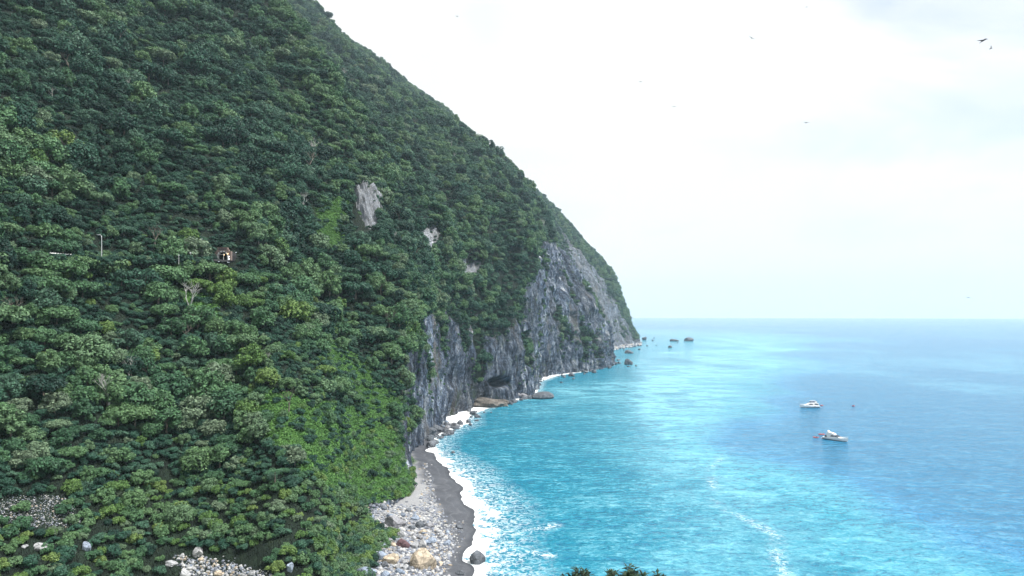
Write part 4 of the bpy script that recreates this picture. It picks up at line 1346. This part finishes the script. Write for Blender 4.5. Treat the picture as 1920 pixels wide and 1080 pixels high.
# small far beach of pale cobbles, shingle, scree: too many to count
def pebble_object(name, P, smin, smax, label, seed, stops_mat='stone'):
    rg = np.random.default_rng(seed)
    bm = bmesh.new(); bmesh.ops.create_icosphere(bm, subdivisions=1, radius=1)
    v0 = np.array([v.co for v in bm.verts]); f0 = np.array([[v.index for v in f.verts] for f in bm.faces]); bm.free()
    n = len(P)
    s = (smin + (smax - smin) * rg.random(n) ** 2.5)
    sc = np.stack([s, s * rg.uniform(.6, 1, n), s * rg.uniform(.45, .8, n)], -1)
    a = rg.uniform(0, 6.28, n)
    V = v0[None] * (1 + rg.uniform(-.22, .22, (n, len(v0), 1))) * sc[:, None]
    Vx = V[..., 0] * np.cos(a)[:, None] - V[..., 1] * np.sin(a)[:, None]
    Vy = V[..., 0] * np.sin(a)[:, None] + V[..., 1] * np.cos(a)[:, None]
    V = np.stack([Vx, Vy, V[..., 2]], -1) + P[:, None]
    Fq = (f0[None] + (np.arange(n) * len(v0))[:, None, None]).reshape(-1, 3)
    me = mesh_np(name, V.reshape(-1, 3), Fq, M['pebble'])
    attr(me, 'pebble_tone', np.repeat(rg.random(n), len(f0)), 'FACE')
    return tag(link(name, me), label, 'stones', kind='stuff')
mm, nt, b = new_mat('pebble')
pa = attrn(nt, 'pebble_tone')
r_ = ramp(nt, [(0, (.10, .11, .135)), (.2, (.24, .26, .30)), (.45, (.40, .405, .41)), (.60, (.18, .20, .25)), (.78, (.46, .46, .455)), (.92, (.34, .29, .23))], 'CONSTANT')
L(nt, pa.outputs['Fac'], r_.inputs[0]); 
geo = N(nt, 'ShaderNodeNewGeometry')
hs = N(nt, 'ShaderNodeHueSaturation'); L(nt, r_.outputs[0], hs.inputs['Color'])
L(nt, maprange(nt, noise(nt, geo.outputs['Position'], 3.0, 5).outputs['Fac'], .3, .7, .7, 1.2), hs.inputs['Value'])
L(nt, hs.outputs[0], b.inputs['Base Color']); b.inputs['Roughness'].default_value = .85
M['pebble'] = mm
def rain(poly, n, ylo=0, yhi=1120, seed=1):
    rg = np.random.default_rng(seed)
    poly = np.array(poly, float); lo, hi = poly.min(0), poly.max(0)
    p = lo + rg.random((n * 3, 2)) * (hi - lo)
    p = p[(poly_sd(p[:, 0], p[:, 1], poly) + rg.normal(0, 5, len(p)) > 0) & (p[:, 1] > ylo) & (p[:, 1] < yhi)][:n]
    q = [hit(a, c) for a, c in p]
    return np.array([tuple(v) for v in q if v is not None])
pebble_object('shingle', rain([(668, 938), (722, 946), (786, 952), (800, 900), (792, 872), (800, 870), (815, 930), (830, 970), (852, 1010), (840, 1050), (826, 1100), (690, 1100), (705, 1040), (712, 1005), (690, 975)], 5200, seed=21), .18, .85, 'pale shingle and cobbles between the larger stones of the beach', 31)
pebble_object('beach_gravel', rain([(800, 985), (870, 975), (872, 1000), (850, 1045), (830, 1060), (830, 1010)], 260, seed=24), .15, .6, 'scattered gravel on the dark wet sand', 34)
pebble_object('creek_gravel', rain([(320, 1040), (372, 1044), (432, 1056), (520, 1082), (500, 1100), (360, 1100), (340, 1062)], 900, seed=22), .15, .55, 'pale gravel in the dry creek bed', 32)
pebble_object('scree', rain(SCREE[0], 1900, seed=23), .06, .26, 'grey scree on the slope at lower left', 33)
farb = rain([(1142, 654), (1160, 646), (1196, 638), (1200, 645), (1185, 652), (1146, 657)], 1, seed=25)
FB = []
rg_ = np.random.default_rng(26)
for i in range(700):
    x_ = rg_.uniform(1140, 1203); y_ = 656 - (x_ - 1140) * .15 + rg_.normal(0, 1.6) - abs(rg_.normal(0, 2))
    q = shore_pt(x_, max(y_, 641)); FB.append((q[0], q[1], rg_.uniform(-.3, 1.6)))
pebble_object('far_cobbles', np.array(FB), 1.2, 4.5, 'pale boulders of the small beach under the far headland', 35)

# ---------------------------------------------------------------- tunnel, road, lamps
def box_bm(bm, x0, x1, y0, y1, z0, z1):
    vs = [bm.verts.new(p) for p in ((x0, y0, z0), (x1, y0, z0), (x1, y1, z0), (x0, y1, z0), (x0, y0, z1), (x1, y0, z1), (x1, y1, z1), (x0, y1, z1))]
    for f in ((0, 3, 2, 1), (4, 5, 6, 7), (0, 1, 5, 4), (1, 2, 6, 5), (2, 3, 7, 6), (3, 0, 4, 7)):
        bm.faces.new([vs[i] for i in f])
def bm_obj(name, fn_, mat, parent, loc=None, rot=None):
    bm = bmesh.new(); fn_(bm)
    bmesh.ops.recalc_face_normals(bm, faces=bm.faces)
    me = bpy.data.meshes.new(name); bm.to_mesh(me); bm.free()
    me.materials.append(mat)
    return link(name, me, parent, loc, rot)
portal = tag(link('tunnel_portal', None, loc=TP0, rot=(0, 0, R(-10)), scale=.72), 'pinkish stone road tunnel mouth with a pale arch in the forest', 'tunnel')
HWD, SPR, RI, RO = 2.75, 1.9, 2.75, 3.4
def wall_fn(bm):
    # front plate with an arched opening, stepped top, 1.2 m thick
    out_ = [(-5.0, 0), (-5.0, 4.9), (-3.6, 4.9), (-3.6, 5.9), (-2.9, 5.9), (-2.9, 7.0), (2.9, 7.0), (2.9, 5.9), (3.6, 5.9), (3.6, 4.9), (5.0, 4.9), (5.0, 0)]
    inn = [(RO, 0), (RO, SPR)] + [(RO * math.cos(t), SPR + RO * math.sin(t)) for t in np.linspace(0, math.pi, 19)[1:-1]] + [(-RO, SPR), (-RO, 0)]
    ring = out_ + inn
    fr = [bm.verts.new((x, 0, z)) for x, z in ring]
    f = bm.faces.new(fr)
    ext = bmesh.ops.extrude_face_region(bm, geom=[f])
    bmesh.ops.translate(bm, vec=(0, 1.2, 0), verts=[v for v in ext['geom'] if isinstance(v, bmesh.types.BMVert)])
    bmesh.ops.triangulate(bm, faces=bm.faces[:])
bm_obj('facade', wall_fn, M['portal_stone'], portal)
def vous(t0, t1):
    def fn_(bm):
        a = [(RI * math.cos(t), SPR + RI * math.sin(t)) for t in (t0, t1)] + [((RO + .02) * math.cos(t), SPR + (RO + .02) * math.sin(t)) for t in (t1, t0)]
        fr = [bm.verts.new((x, -.12, z)) for x, z in a]; bk = [bm.verts.new((x, 1.1, z)) for x, z in a]
        bm.faces.new(fr); bm.faces.new(bk[::-1])
        for i in range(4):
            bm.faces.new([fr[i], bk[i], bk[(i + 1) % 4], fr[(i + 1) % 4]])
    return fn_
for i in range(11):
    t0 = math.pi * i / 11 + .012; t1 = math.pi * (i + 1) / 11 - .012
    bm_obj('keystone' if i == 5 else 'arch_stone', vous(t0, t1), M['grey_block' if i % 2 else 'pale_block'], portal)
def jamb(bm):
    for s in (-1, 1):
        box_bm(bm, s * 3.08 - .33, s * 3.08 + .33, -.1, 1.1, 0, SPR)
bm_obj('jamb', jamb, M['pale_block'], portal)
def bore(bm):
    prof = [(RO, 0), (RO, SPR)] + [(RO * math.cos(t), SPR + RO * math.sin(t)) for t in np.linspace(0, math.pi, 15)[1:-1]] + [(-RO, SPR), (-RO, 0)]
    a = [bm.verts.new((x, 1.15, z)) for x, z in prof]; c = [bm.verts.new((x, 15, z)) for x, z in prof]
    for i in range(len(prof) - 1):
        bm.faces.new([a[i], a[i + 1], c[i + 1], c[i]])
    bm.faces.new(c)
    bm.faces.new([a[0], a[-1], c[-1], c[0]])
bm_obj('bore', bore, M['tunnel_black'], portal)
# four dark characters over the arch
fc = bpy.data.curves.new('lettering', 'FONT')
fc.body = '匯德隧道'; fc.size = 1.15; fc.align_x = 'CENTER'; fc.extrude = .04; fc.space_character = 1.12
fc.materials.append(M['hull_dark'])
_t = bpy.data.objects.new('text', fc)
col.objects.link(_t)
tm = bpy.data.meshes.new_from_object(_t.evaluated_get(bpy.context.evaluated_depsgraph_get()))
bpy.data.objects.remove(_t)
tm.name = 'lettering'
link('lettering', tm, portal, loc=(0, -.05, 5.72), rot=(R(90), 0, 0))
# height bar in front of the mouth
def bar(bm):
    box_bm(bm, -2.9, 1.2, -1.06, -.94, 3.05, 3.2); box_bm(bm, 1.2, 1.36, -1.08, -.92, 0, 3.6)
bm_obj('height_bar', bar, M['white_paint'], portal)
gt = tag(link('tunnel_lamp', None, loc=TP0 + np.array([-.2, 1.8, 2.35])), 'warm lamp glowing just inside the tunnel mouth', 'lamp')
def lampf(bm): bmesh.ops.create_uvsphere(bm, u_segments=10, v_segments=6, radius=.27)
bm_obj('bulb', lampf, M['warm_lamp'], gt)
def hood(bm): box_bm(bm, -.4, .4, -.1, .4, .28, .42)
bm_obj('hood', hood, M['grey_paint'], gt)
for i, (dx, dz, mt, lab) in enumerate(((2.35, 2.5, 'warm_lamp', 'warm lamp on the right jamb of the tunnel mouth'), (2.75, 1.4, 'white_lamp', 'upper white marker light right of the tunnel mouth'), (2.85, .5, 'white_lamp', 'lower white marker light right of the tunnel mouth'))):
    e = tag(link('marker_lamp', None, loc=TP0 + np.array([dx, -.9, dz])), lab, 'lamp')
    bm_obj('bulb', lampf, M[mt], e)
    def post(bm, dz=dz): box_bm(bm, -.05, .05, .2, .3, -dz, .1)
    bm_obj('post', post, M['grey_paint'], e)
V_, Fc_ = [], []
for i, p in enumerate(ctr):
    d = (ctr[min(i + 1, len(ctr) - 1)] - ctr[max(i - 1, 0)]).normalized()
    rgt_ = Vector((d.y, -d.x, 0)).normalized()
    for off, dz in ((-3.2, -1.5), (-3.2, 0), (3.2, 0), (3.2, -.7)):
        V_.append(tuple(p + rgt_ * off + Vector((0, 0, dz + .05))))
for i in range(len(ctr) - 1):
    for k in range(3):
        Fc_.append((i * 4 + k, i * 4 + k + 1, i * 4 + 5 + k, i * 4 + 4 + k))
tag(link('road', py_mesh('road', V_, Fc_, M['asphalt'])), 'narrow coast road on a ledge in the forest', 'road', kind='structure')
def on_road(c):
    for i in range(len(ctr) - 1):
        c0 = CX + F * ctr[i].x / ctr[i].y; c1 = CX + F * ctr[i + 1].x / ctr[i + 1].y
        if c0 <= c <= c1:
            return ctr[i].lerp(ctr[i + 1], (c - c0) / (c1 - c0)), (ctr[i + 1] - ctr[i]).normalized()
def lamp_post(c, top_py, lab, arm=True):
    p, d = on_road(c)
    p = p + Vector((d.y, -d.x, 0)).normalized() * 2.7
    c_now = c
    ht = CAM_H + (HZ - top_py) * p.y / F - p.z
    e = tag(link('street_lamp' if arm else 'white_pole', None, loc=p), lab, 'street lamp' if arm else 'pole')
    pts = [(0, 0, 0), (0, 0, ht - .9)] + ([(-.05, 0, ht - .35), (-.35, 0, ht - .08), (-.9, 0, ht)] if arm else [(0, 0, ht)])
    V, Fc = tube(pts, [.12, .10] + ([.09, .08, .08] if arm else [.07]), 8)
    link('pole', py_mesh('pole', V, Fc, M['grey_paint'], True), e)
    if arm:
        def head(bm): box_bm(bm, -1.5, -.8, -.16, .16, ht - .1, ht + .08)
        bm_obj('lamp_head', head, M['grey_paint'], e)
    return e
lamp_post(181, 440, 'white street lamp with curved top rising from the trees beside the road')
lamp_post(369, 446, 'thin white pole by the road left of the tunnel', False)
for (c, py_, lab) in ((335, 479, 'round white road marker farther left of the tunnel'), (357, 474, 'round white road marker nearer the tunnel')):
    p = Vector(at(c, py_, 243 if c < 340 else 248))
    e = tag(link('road_marker', None, loc=p), lab, 'road marker')
    def disc(bm): bmesh.ops.create_cone(bm, cap_ends=True, segments=14, radius1=.30, radius2=.30, depth=.08, matrix=Matrix.Rotation(R(90), 4, 'X'))
    bm_obj('disc', disc, M['white_paint'], e)
    def post(bm): box_bm(bm, -.05, .05, .05, .14, -3.2, .3)
    bm_obj('post', post, M['white_paint'], e)
gr = tag(link('guard_rail', None), 'short stretch of white guard rail at the road edge at left', 'guard rail')
for c in np.linspace(84, 124, 9):
    p, d = on_road(c)
    p = p + Vector((d.y, -d.x, 0)).normalized() * 3.0
    def post(bm): box_bm(bm, -.09, .09, -.09, .09, 0, 1.0)
    bm_obj('post', post, M['white_paint'], gr, loc=p)
a_, _ = on_road(84); c_, d_ = on_road(124)
oo = Vector((d_.y, -d_.x, 0)).normalized() * 3.12
V_, Fc_ = tube([a_ + oo + Vector((0, 0, .75)), c_ + oo + Vector((0, 0, .75))], [.16, .16], 6)
link('rail', py_mesh('rail', V_, Fc_, M['white_paint']), gr)

# ---------------------------------------------------------------- boats
def hull_mesh(Lh, B, Hs, bow):
    st = []
    n = 18
    for i in range(n):
        t = i / (n - 1)                          # stern 0 .. bow 1
        x = -Lh / 2 + Lh * t
        w = B / 2 * (1 - max(0, (t - .45) / .55) ** 2.2) * (.94 + .06 * min(1, t * 4))
        sh = Hs * (1 + bow * max(0, (t - .2) / .8) ** 1.6)
        rake = max(0, (t - .6) / .4) ** 2
        keel = -.55 + 1.1 * rake * .9
        st.append((x, max(w, .02), sh, keel))
    V, Fc = [], []
    for x, w, sh, keel in st:
        xc = x - .0
        V += [(x, 0, keel), (x, w * .8, max(.05, keel + .15)), (x, w, sh * .65), (x + .25 * (sh / Hs - 1), w, sh), (x + .25 * (sh / Hs - 1), 0, sh - .02 + .12),
              (x + .25 * (sh / Hs - 1), -w, sh), (x, -w, sh * .65), (x, -w * .8, max(.05, keel + .15))]
    for i in range(n - 1):
        for k in range(8):
            k2 = (k + 1) % 8
            Fc.append((i * 8 + k, (i + 1) * 8 + k, (i + 1) * 8 + k2, i * 8 + k2))
    Fc.append(tuple(range(8))); Fc.append(tuple((n - 1) * 8 + k for k in range(7, -1, -1)))
    return V, Fc, st
def prism(prof, w0, w1):
    """side profile (x, z) given a half-width that narrows with height"""
    zs = [p[1] for p in prof]; z0, z1 = min(zs), max(zs)
    def fn_(bm):
        ws = [w0 + (w1 - w0) * (z - z0) / max(z1 - z0, 1e-6) for _, z in prof]
        a = [bm.verts.new((x, w, z)) for (x, z), w in zip(prof, ws)]
        c = [bm.verts.new((x, -w, z)) for (x, z), w in zip(prof, ws)]
        bm.faces.new(a); bm.faces.new(c[::-1])
        n = len(prof)
        for i in range(n):
            bm.faces.new([a[i], c[i], c[(i + 1) % n], a[(i + 1) % n]])
    return fn_
def side_panes(profs, w):
    def fn_(bm):
        for prof in profs:
            for s in (-1, 1):
                a = [bm.verts.new((x, s * (w - .12 * (z - 1.6)), z)) for x, z in prof]
                c = [bm.verts.new((x, s * (w + .05 - .12 * (z - 1.6)), z)) for x, z in prof]
                n = len(prof)
                bm.faces.new(c if s > 0 else c[::-1]); bm.faces.new(a[::-1] if s > 0 else a)
                for i in range(n):
                    bm.faces.new([a[i], a[(i + 1) % n], c[(i + 1) % n], c[i]])
    return fn_
def make_boat(loc, heading, Lh, label, style):
    e = tag(link('motor_yacht', None, loc=loc, rot=(0, 0, heading)), label, 'boat')
    B, Hs = Lh * .29, Lh * .095
    V, Fc, st = hull_mesh(Lh, B, Hs, .75)
    link('hull', py_mesh('hull', V, Fc, M['white_paint'], False), e)
    V2, F2 = [], []
    for x, w, sh, keel in st[:-1]:
        V2 += [(x, w * .86 + .03, .0), (x, w * .9 + .05, .34), (x, -w * .9 - .05, .34), (x, -w * .86 - .03, .0)]
    for i in range(len(st) - 2):
        F2 += [(i * 4, i * 4 + 1, i * 4 + 5, i * 4 + 4), (i * 4 + 2, i * 4 + 3, i * 4 + 7, i * 4 + 6)]
    F2.append((0, 3, 2, 1))
    link('waterline_stripe', py_mesh('waterline_stripe', V2, F2, M['hull_dark']), e)
    k = Lh / 15
    P = lambda pts: [(x * k, z * k) for x, z in pts]
    w = B / 2 * .82
    if style == 0:
        bm_obj('cabin', prism(P([(-6.6, 1.3), (-6.6, 3.3), (-1.0, 3.4), (.4, 3.3), (2.2, 2.4), (4.6, 1.75), (4.8, 1.5)]), w, w * .86), M['white_paint'], e)
        bm_obj('side_window', side_panes([P([(-2.2, 2.25), (-1.7, 3.0), (.4, 3.0), (1.6, 2.3)])], w), M['dark_glass'], e)
        bm_obj('side_window', side_panes([P([(-6.3, 2.2), (-6.3, 3.15), (-3.3, 3.15), (-3.6, 2.3)])], w), M['dark_glass'], e)
        bm_obj('flybridge', prism(P([(-4.4, 3.3), (-4.6, 4.0), (-.6, 4.0), (.3, 3.35)]), w * .8, w * .74), M['white_paint'], e)
        bm_obj('windscreen', prism(P([(-3.6, 4.0), (-3.7, 4.95), (-1.1, 4.9), (-.4, 4.0)]), w * .7, w * .62), M['blue_canvas'], e)
        bm_obj('hardtop', prism(P([(-4.7, 4.95), (-4.7, 5.1), (-.9, 5.12), (-.6, 4.95)]), w * .8, w * .78), M['grey_paint'], e)
        bm_obj('radar_arch', prism(P([(-5.0, 3.3), (-5.6, 4.6), (-5.2, 4.6), (-4.5, 3.3)]), w * .8, w * .7), M['white_paint'], e)
        bm_obj('porthole', side_panes([P([(-3.6, .75), (-3.6, 1.25), (-3.0, 1.25), (-3.0, .75)])], B / 2 + .12), M['dark_glass'], e)
    else:
        bm_obj('cabin', prism(P([(-5.4, 1.3), (-5.2, 3.4), (-.6, 3.5), (2.6, 2.2), (4.6, 1.6)]), w, w * .84), M['white_paint'], e)
        bm_obj('side_window', side_panes([P([(-2.6, 2.2), (-1.9, 3.05), (-.6, 3.0), (.2, 2.35)])], w), M['dark_glass'], e)
        bm_obj('windscreen', prism(P([(.3, 2.35), (-.2, 3.2), (.1, 3.28), (2.3, 2.4), (2.1, 2.25)]), w * 1.0, w * .9), M['dark_glass'], e)
        bm_obj('flybridge', prism(P([(-4.9, 3.4), (-5.1, 4.3), (-3.4, 4.6), (-1.0, 4.1), (-.2, 3.5)]), w * .82, w * .72), M['white_paint'], e)
        bm_obj('radar_arch', prism(P([(-4.6, 4.3), (-4.9, 5.4), (-4.5, 5.4), (-3.9, 4.4)]), w * .7, w * .6), M['white_paint'], e)
        bm_obj('cockpit_shade_panel', side_panes([P([(-6.2, 1.5), (-5.9, 2.6), (-4.9, 2.6), (-4.8, 1.5)])], w * .98), M['dark_cloth'], e)  # dark side panels painted in for the shade inside the cockpit
        bm_obj('foredeck_seat', prism(P([(5.0, 1.7), (5.1, 2.2), (5.9, 2.25), (6.0, 1.8)]), .9, .7), M['dark_cloth'], e)
    # bow rail
    pts = []
    V, Fc = [], []
    for s in (-1, 1):
        path = []
        for x, ww, sh, keel in st[9:]:
            path.append((x + .1, s * max(ww - .12, .05), sh + .75 * k))
        tube(path, [.045] * len(path), 5, V, Fc)
        for (x, ww, sh, keel) in st[9::2]:
            tube([(x + .1, s * max(ww - .12, .05), sh), (x + .1, s * max(ww - .12, .05), sh + .75 * k)], [.035, .035], 4, V, Fc)
    link('bow_rail', py_mesh('bow_rail', V, Fc, M['grey_paint']), e)
    V, Fc = tube([(-4.6 * k, 0, 4.4 * k), (-4.8 * k, 0, 6.4 * k)], [.06, .03], 5)
    link('antenna', py_mesh('antenna', V, Fc, M['grey_paint']), e)
    V, Fc = [], []
    bmf = lambda bm: box_bm(bm, -Lh / 2 - 1.1 * k, -Lh / 2 + .05, -B * .42, B * .42, .28, .46)
    bm_obj('swim_platform', bmf, M['grey_paint'], e)
    return e
q = shore_pt(1517.5, 764)
make_boat((q[0], q[1], 0), R(180 + 3), 14.6, 'white motor yacht seen side on, bow to the left, farther out', 0)
q = shore_pt(1567, 825.5)
make_boat((q[0], q[1], 0), R(-52), 13.6, 'white motor yacht angled towards the shore, bow pointing down to the right', 1)

# people in rafts by the boats
def person_mesh(pose, mat):
    verts = [(0, 0, .12), (0, 0, .42), (0, .02, .60), (0, .02, .72), (0, .03, .90), (.19, .02, .58), (.30, .2, .36), (.24, .40, .32), (-.19, .02, .58), (-.30, .2, .36), (-.24, .40, .32), (.11, .1, .12), (.15, .52, .30), (.15, .80, .10), (-.11, .1, .12), (-.15, .52, .30), (-.15, .80, .10)]
    edges = [(0, 1), (1, 2), (2, 3), (3, 4), (2, 5), (5, 6), (6, 7), (2, 8), (8, 9), (9, 10), (0, 11), (11, 12), (12, 13), (0, 14), (14, 15), (15, 16)]
    rad = [.17, .17, .15, .07, .125, .08, .06, .05, .08, .06, .05, .11, .085, .06, .11, .085, .06]
    me = bpy.data.meshes.new('person'); me.from_pydata(verts, edges, [])
    o = bpy.data.objects.new('person', me); col.objects.link(o)
    sm = o.modifiers.new('skin', 'SKIN')
    for i, r_ in enumerate(rad): me.skin_vertices[0].data[i].radius = (r_, r_ * (.85 if i < 3 else 1))
    me.skin_vertices[0].data[0].use_root = True
    o.modifiers.new('smooth', 'SUBSURF').levels = 1; o.modifiers['smooth'].render_levels = 1
    me.materials.append(mat)
    return o
def raft_mesh(Lr, Wr, t):
    V, Fc = [], []
    path = []
    for k in range(25):
        a = 2 * math.pi * k / 24
        path.append((math.cos(a) * Lr / 2 * (abs(math.cos(a)) ** .0), math.sin(a) * Wr / 2, .12 + .14 * abs(math.cos(a)) ** 4))
    tube(path, [t] * 25, 7, V, Fc)
    n0 = len(V)
    for p in path[:-1]: V.append((p[0] * .9, p[1] * .9, .02))
    Fc.append(tuple(range(n0, n0 + 24)))
    return py_mesh('tube', V, Fc, M['red_rubber'], True)
def raft(px_, py_, Lr, Wr, rz, label, people):
    q = shore_pt(px_, py_)
    e = tag(link('inflatable_raft', None, loc=(q[0], q[1], .05), rot=(0, 0, rz)), label, 'raft')
    link('tube', raft_mesh(Lr, Wr, .22), e)
    def seat(bm): box_bm(bm, -.14, .14, -Wr * .42, Wr * .42, .1, .22)
    bm_obj('seat', seat, M['dark_cloth'], e)
    for i, (dx, mt, plab) in enumerate(people):
        o = person_mesh(0, M[mt])
        o.location = (q[0] + dx * math.cos(rz), q[1] + dx * math.sin(rz), .12); o.rotation_euler = (0, 0, rz + R(-90))
        tag(o, plab, 'person')
raft(1529.5, 820.5, 2.9, 1.6, R(-20), 'red inflatable raft with two seated people, farther left of the angled yacht', [(-.55, 'skin', 'bare-armed person in the raft farthest left of the angled yacht'), (.5, 'dark_cloth', 'person in dark clothes in the raft farthest left of the angled yacht')])
raft(1540.5, 815, 3.3, 1.3, R(-8), 'narrow pink-red raft close to the stern of the angled yacht', [(-.8, 'orange_vest', 'person in orange at the left end of the raft by the angled yacht stern'), (0, 'skin', 'person in the middle of the raft by the angled yacht stern'), (.8, 'orange_vest', 'person in orange at the right end of the raft by the angled yacht stern')])
raft(1540.5, 760.5, 2.2, 1.4, R(5), 'red raft just behind the stern of the side-on yacht', [(-.3, 'skin', 'person sitting in the raft behind the side-on yacht')])
raft(1600, 761.5, 2.0, 1.4, R(10), 'dark red raft alone on the water right of the side-on yacht', [(.1, 'dark_cloth', 'person in dark clothes in the lone raft right of the side-on yacht')])

# ---------------------------------------------------------------- birds
def bird_mesh(span, dih, sweep):
    V, Fc = [], []
    tube([(0, -.22 * span, 0), (0, -.16 * span, .005), (0, -.05 * span, .01), (0, .1 * span, .005), (0, .2 * span, 0)], [.004 * span, .03 * span, .045 * span, .035 * span, .006 * span], 8, V, Fc)
    tb = len(V)
    V += [(0, .15 * span, .01), (.07 * span, .30 * span, .0), (0, .27 * span, .0), (-.07 * span, .30 * span, .0), (0, .2 * span, -.02)]
    Fc += [(tb, tb + 1, tb + 2), (tb, tb + 2, tb + 3), (tb + 4, tb + 2, tb + 1), (tb + 4, tb + 3, tb + 2), (tb, tb + 4, tb + 1), (tb, tb + 3, tb + 4)]
    for s in (-1, 1):
        prof = []
        for t in (0, .35, .7, 1.0):
            x = s * span / 2 * t
            z = math.sin(dih) * span / 2 * t * (1 - .35 * t)
            ch = span * (.16 * (1 - .75 * t))
            y0 = -.06 * span + sweep * span * max(0, t - .3)
            prof.append((x, y0, z, ch))
        b0 = len(V)
        for x, y0, z, ch in prof:
            V += [(x, y0, z), (x, y0 + ch * .4, z + .012 * span), (x, y0 + ch, z), (x, y0 + ch * .4, z - .008 * span)]
        for i in range(3):
            for k in range(4):
                Fc.append((b0 + i * 4 + k, b0 + i * 4 + (k + 1) % 4, b0 + i * 4 + 4 + (k + 1) % 4, b0 + i * 4 + 4 + k))
        Fc.append((b0 + 12, b0 + 13, b0 + 14, b0 + 15))
    return py_mesh('bird', V, Fc, M['feather'], True)
BIRDS = [bird_mesh(1.0, R(12), .10), bird_mesh(1.0, R(35), .16), bird_mesh(1.0, R(-8), .12)]
for (x_, y_, w_, k, roll, yaw, Y_, lab) in (
        (1844, 76, 20, 0, -14, 20, 70, 'largest dark bird, wings spread, at upper right'),
        (1858, 91, 7, 1, 20, 70, 110, 'small bird just below the largest bird'),
        (1409, 71, 8, 0, 38, -30, 110, 'tilted bird near the top, between the sky centre and the right'),
        (1512, 13, 5, 2, -10, 10, 150, 'tiny bird at the very top of the sky'),
        (1512, 230, 8, 0, 3, 5, 120, 'level-winged bird in the middle of the right sky'),
        (1201, 153, 6, 2, -4, 30, 130, 'small bird above the headland, upper of two at mid sky'),
        (1264, 200, 6, 0, 5, -10, 140, 'small bird, lower of two at mid sky'),
        (858, 31, 6, 1, -16, 40, 160, 'lone small bird over the mountain ridge'),
        (1816, 558, 6, 0, 4, 0, 150, 'small bird low over the horizon at right'),
        (1748, 285, 3, 2, 0, 0, 160, 'faint tiny bird under the cloud at right')):
    s = (w_ * 1.35 + 2.5) * Y_ / F
    o = link('bird', BIRDS[k], loc=at(x_, y_, Y_), rot=(R(random.uniform(-15, 5)), R(roll), R(yaw)), scale=s)
    tag(o, lab, 'bird', 'birds over the sea')

# ---------------------------------------------------------------- plants right below the viewpoint
def near_plant(name, label, tips, seed):
    rg = np.random.default_rng(seed)
    Yd = 13.0
    cxm = np.mean([t[0] for t in tips])
    g0 = drop(*(at(cxm, 1080, Yd + .3)[:2]))
    e = tag(link(name, None, loc=g0), label, 'plant')
    V, Fc = [], []
    LV, LF, LT = [], [], []
    pts = []
    for (x_, y_, n_) in tips:
        pts.append(at(x_, y_ + 6, Yd))
        for _ in range(n_):
            pts.append(at(x_ + rg.normal(0, 10), y_ + abs(rg.normal(14, 8)) + 6, Yd + rg.uniform(-.3, .3)))
    for k in range(46):
        pts.append(at(cxm + rg.normal(0, 36), 1100 + abs(rg.normal(0, 55)), Yd + rg.normal(0, .45)))
    for p in pts:
        p = Vector(p) - g0
        b0 = Vector((rg.normal(0, .08), rg.normal(0, .08), 0))
        tube([b0, b0.lerp(p, .5) + Vector((rg.normal(0, .05), rg.normal(0, .05), .1)), p], [.025, .015, .008], 5, V, Fc)
        for j in range(17):
            a = j * 2.4 + rg.uniform(-.3, .3)
            el = rg.uniform(-.35, 1.15)
            d = Vector((math.cos(a) * math.cos(el), math.sin(a) * math.cos(el), math.sin(el)))
            ln = rg.uniform(.10, .17)
            s = d.cross(Vector((0, 0, 1))).normalized() * ln * .17
            n = d.cross(s).normalized() * ln * .05
            o_ = p - Vector((0, 0, j * .006)) + d * .015
            droop = Vector((0, 0, -ln * .22))
            i0 = len(LV)
            LV.extend([tuple(o_), tuple(o_ + d * ln * .5 + s + n), tuple(o_ + d * ln + droop), tuple(o_ + d * ln * .5 - s + n), tuple(o_ + d * ln * .5 - n * .5)])
            LF.extend([(i0, i0 + 1, i0 + 4), (i0 + 4, i0 + 1, i0 + 2), (i0, i0 + 4, i0 + 3), (i0 + 4, i0 + 2, i0 + 3)])
            LT.extend([float(np.clip(rg.normal(.5, .25), 0, 1))] * 4)
    link('stem', py_mesh('stem', V, Fc, M['bark'], True), e)
    me = py_mesh('leaves', LV, LF, M['leaf_near'])
    attr(me, 'leaf_tone', LT, 'FACE')
    link('leaves', me, e)
near_plant('leafy_plant', 'dark leafy plant top poking into the photo bottom, left of two', [(1056, 1073, 2), (1070, 1074, 2), (1084, 1059, 5), (1094, 1066, 5), (1104, 1070, 3)], 3)
near_plant('leafy_plant', 'dark leafy plant top with one tall tip at the photo bottom, right of two', [(1143, 1068, 4), (1152, 1070, 3), (1164, 1074, 3), (1179, 1056, 4), (1184, 1064, 4), (1190, 1074, 3), (1206, 1075, 2), (1232, 1072, 3)], 4)

# ---------------------------------------------------------------- haze
if HAZE:
    bm = bmesh.new(); bmesh.ops.create_cube(bm, size=1)
    me = bpy.data.meshes.new('haze'); bm.to_mesh(me); bm.free()
    hm, nt, b = new_mat('haze')
    nt.nodes.remove(b)
    pv = N(nt, 'ShaderNodeVolumePrincipled')
    pv.inputs['Color'].default_value = (.70, .87, 1.0, 1)
    pv.inputs['Density'].default_value = .00008
    pv.inputs['Anisotropy'].default_value = .1
    L(nt, pv.outputs[0], nt.nodes['Material Output'].inputs['Volume'])
    me.materials.append(hm)
    o = link('haze', me, loc=(0, 7000, 370), scale=(33000, 20000, 764))
    tag(o, 'thin blue sea haze', 'haze', kind='stuff')
print('trees', nT, 'faces', len(faces))
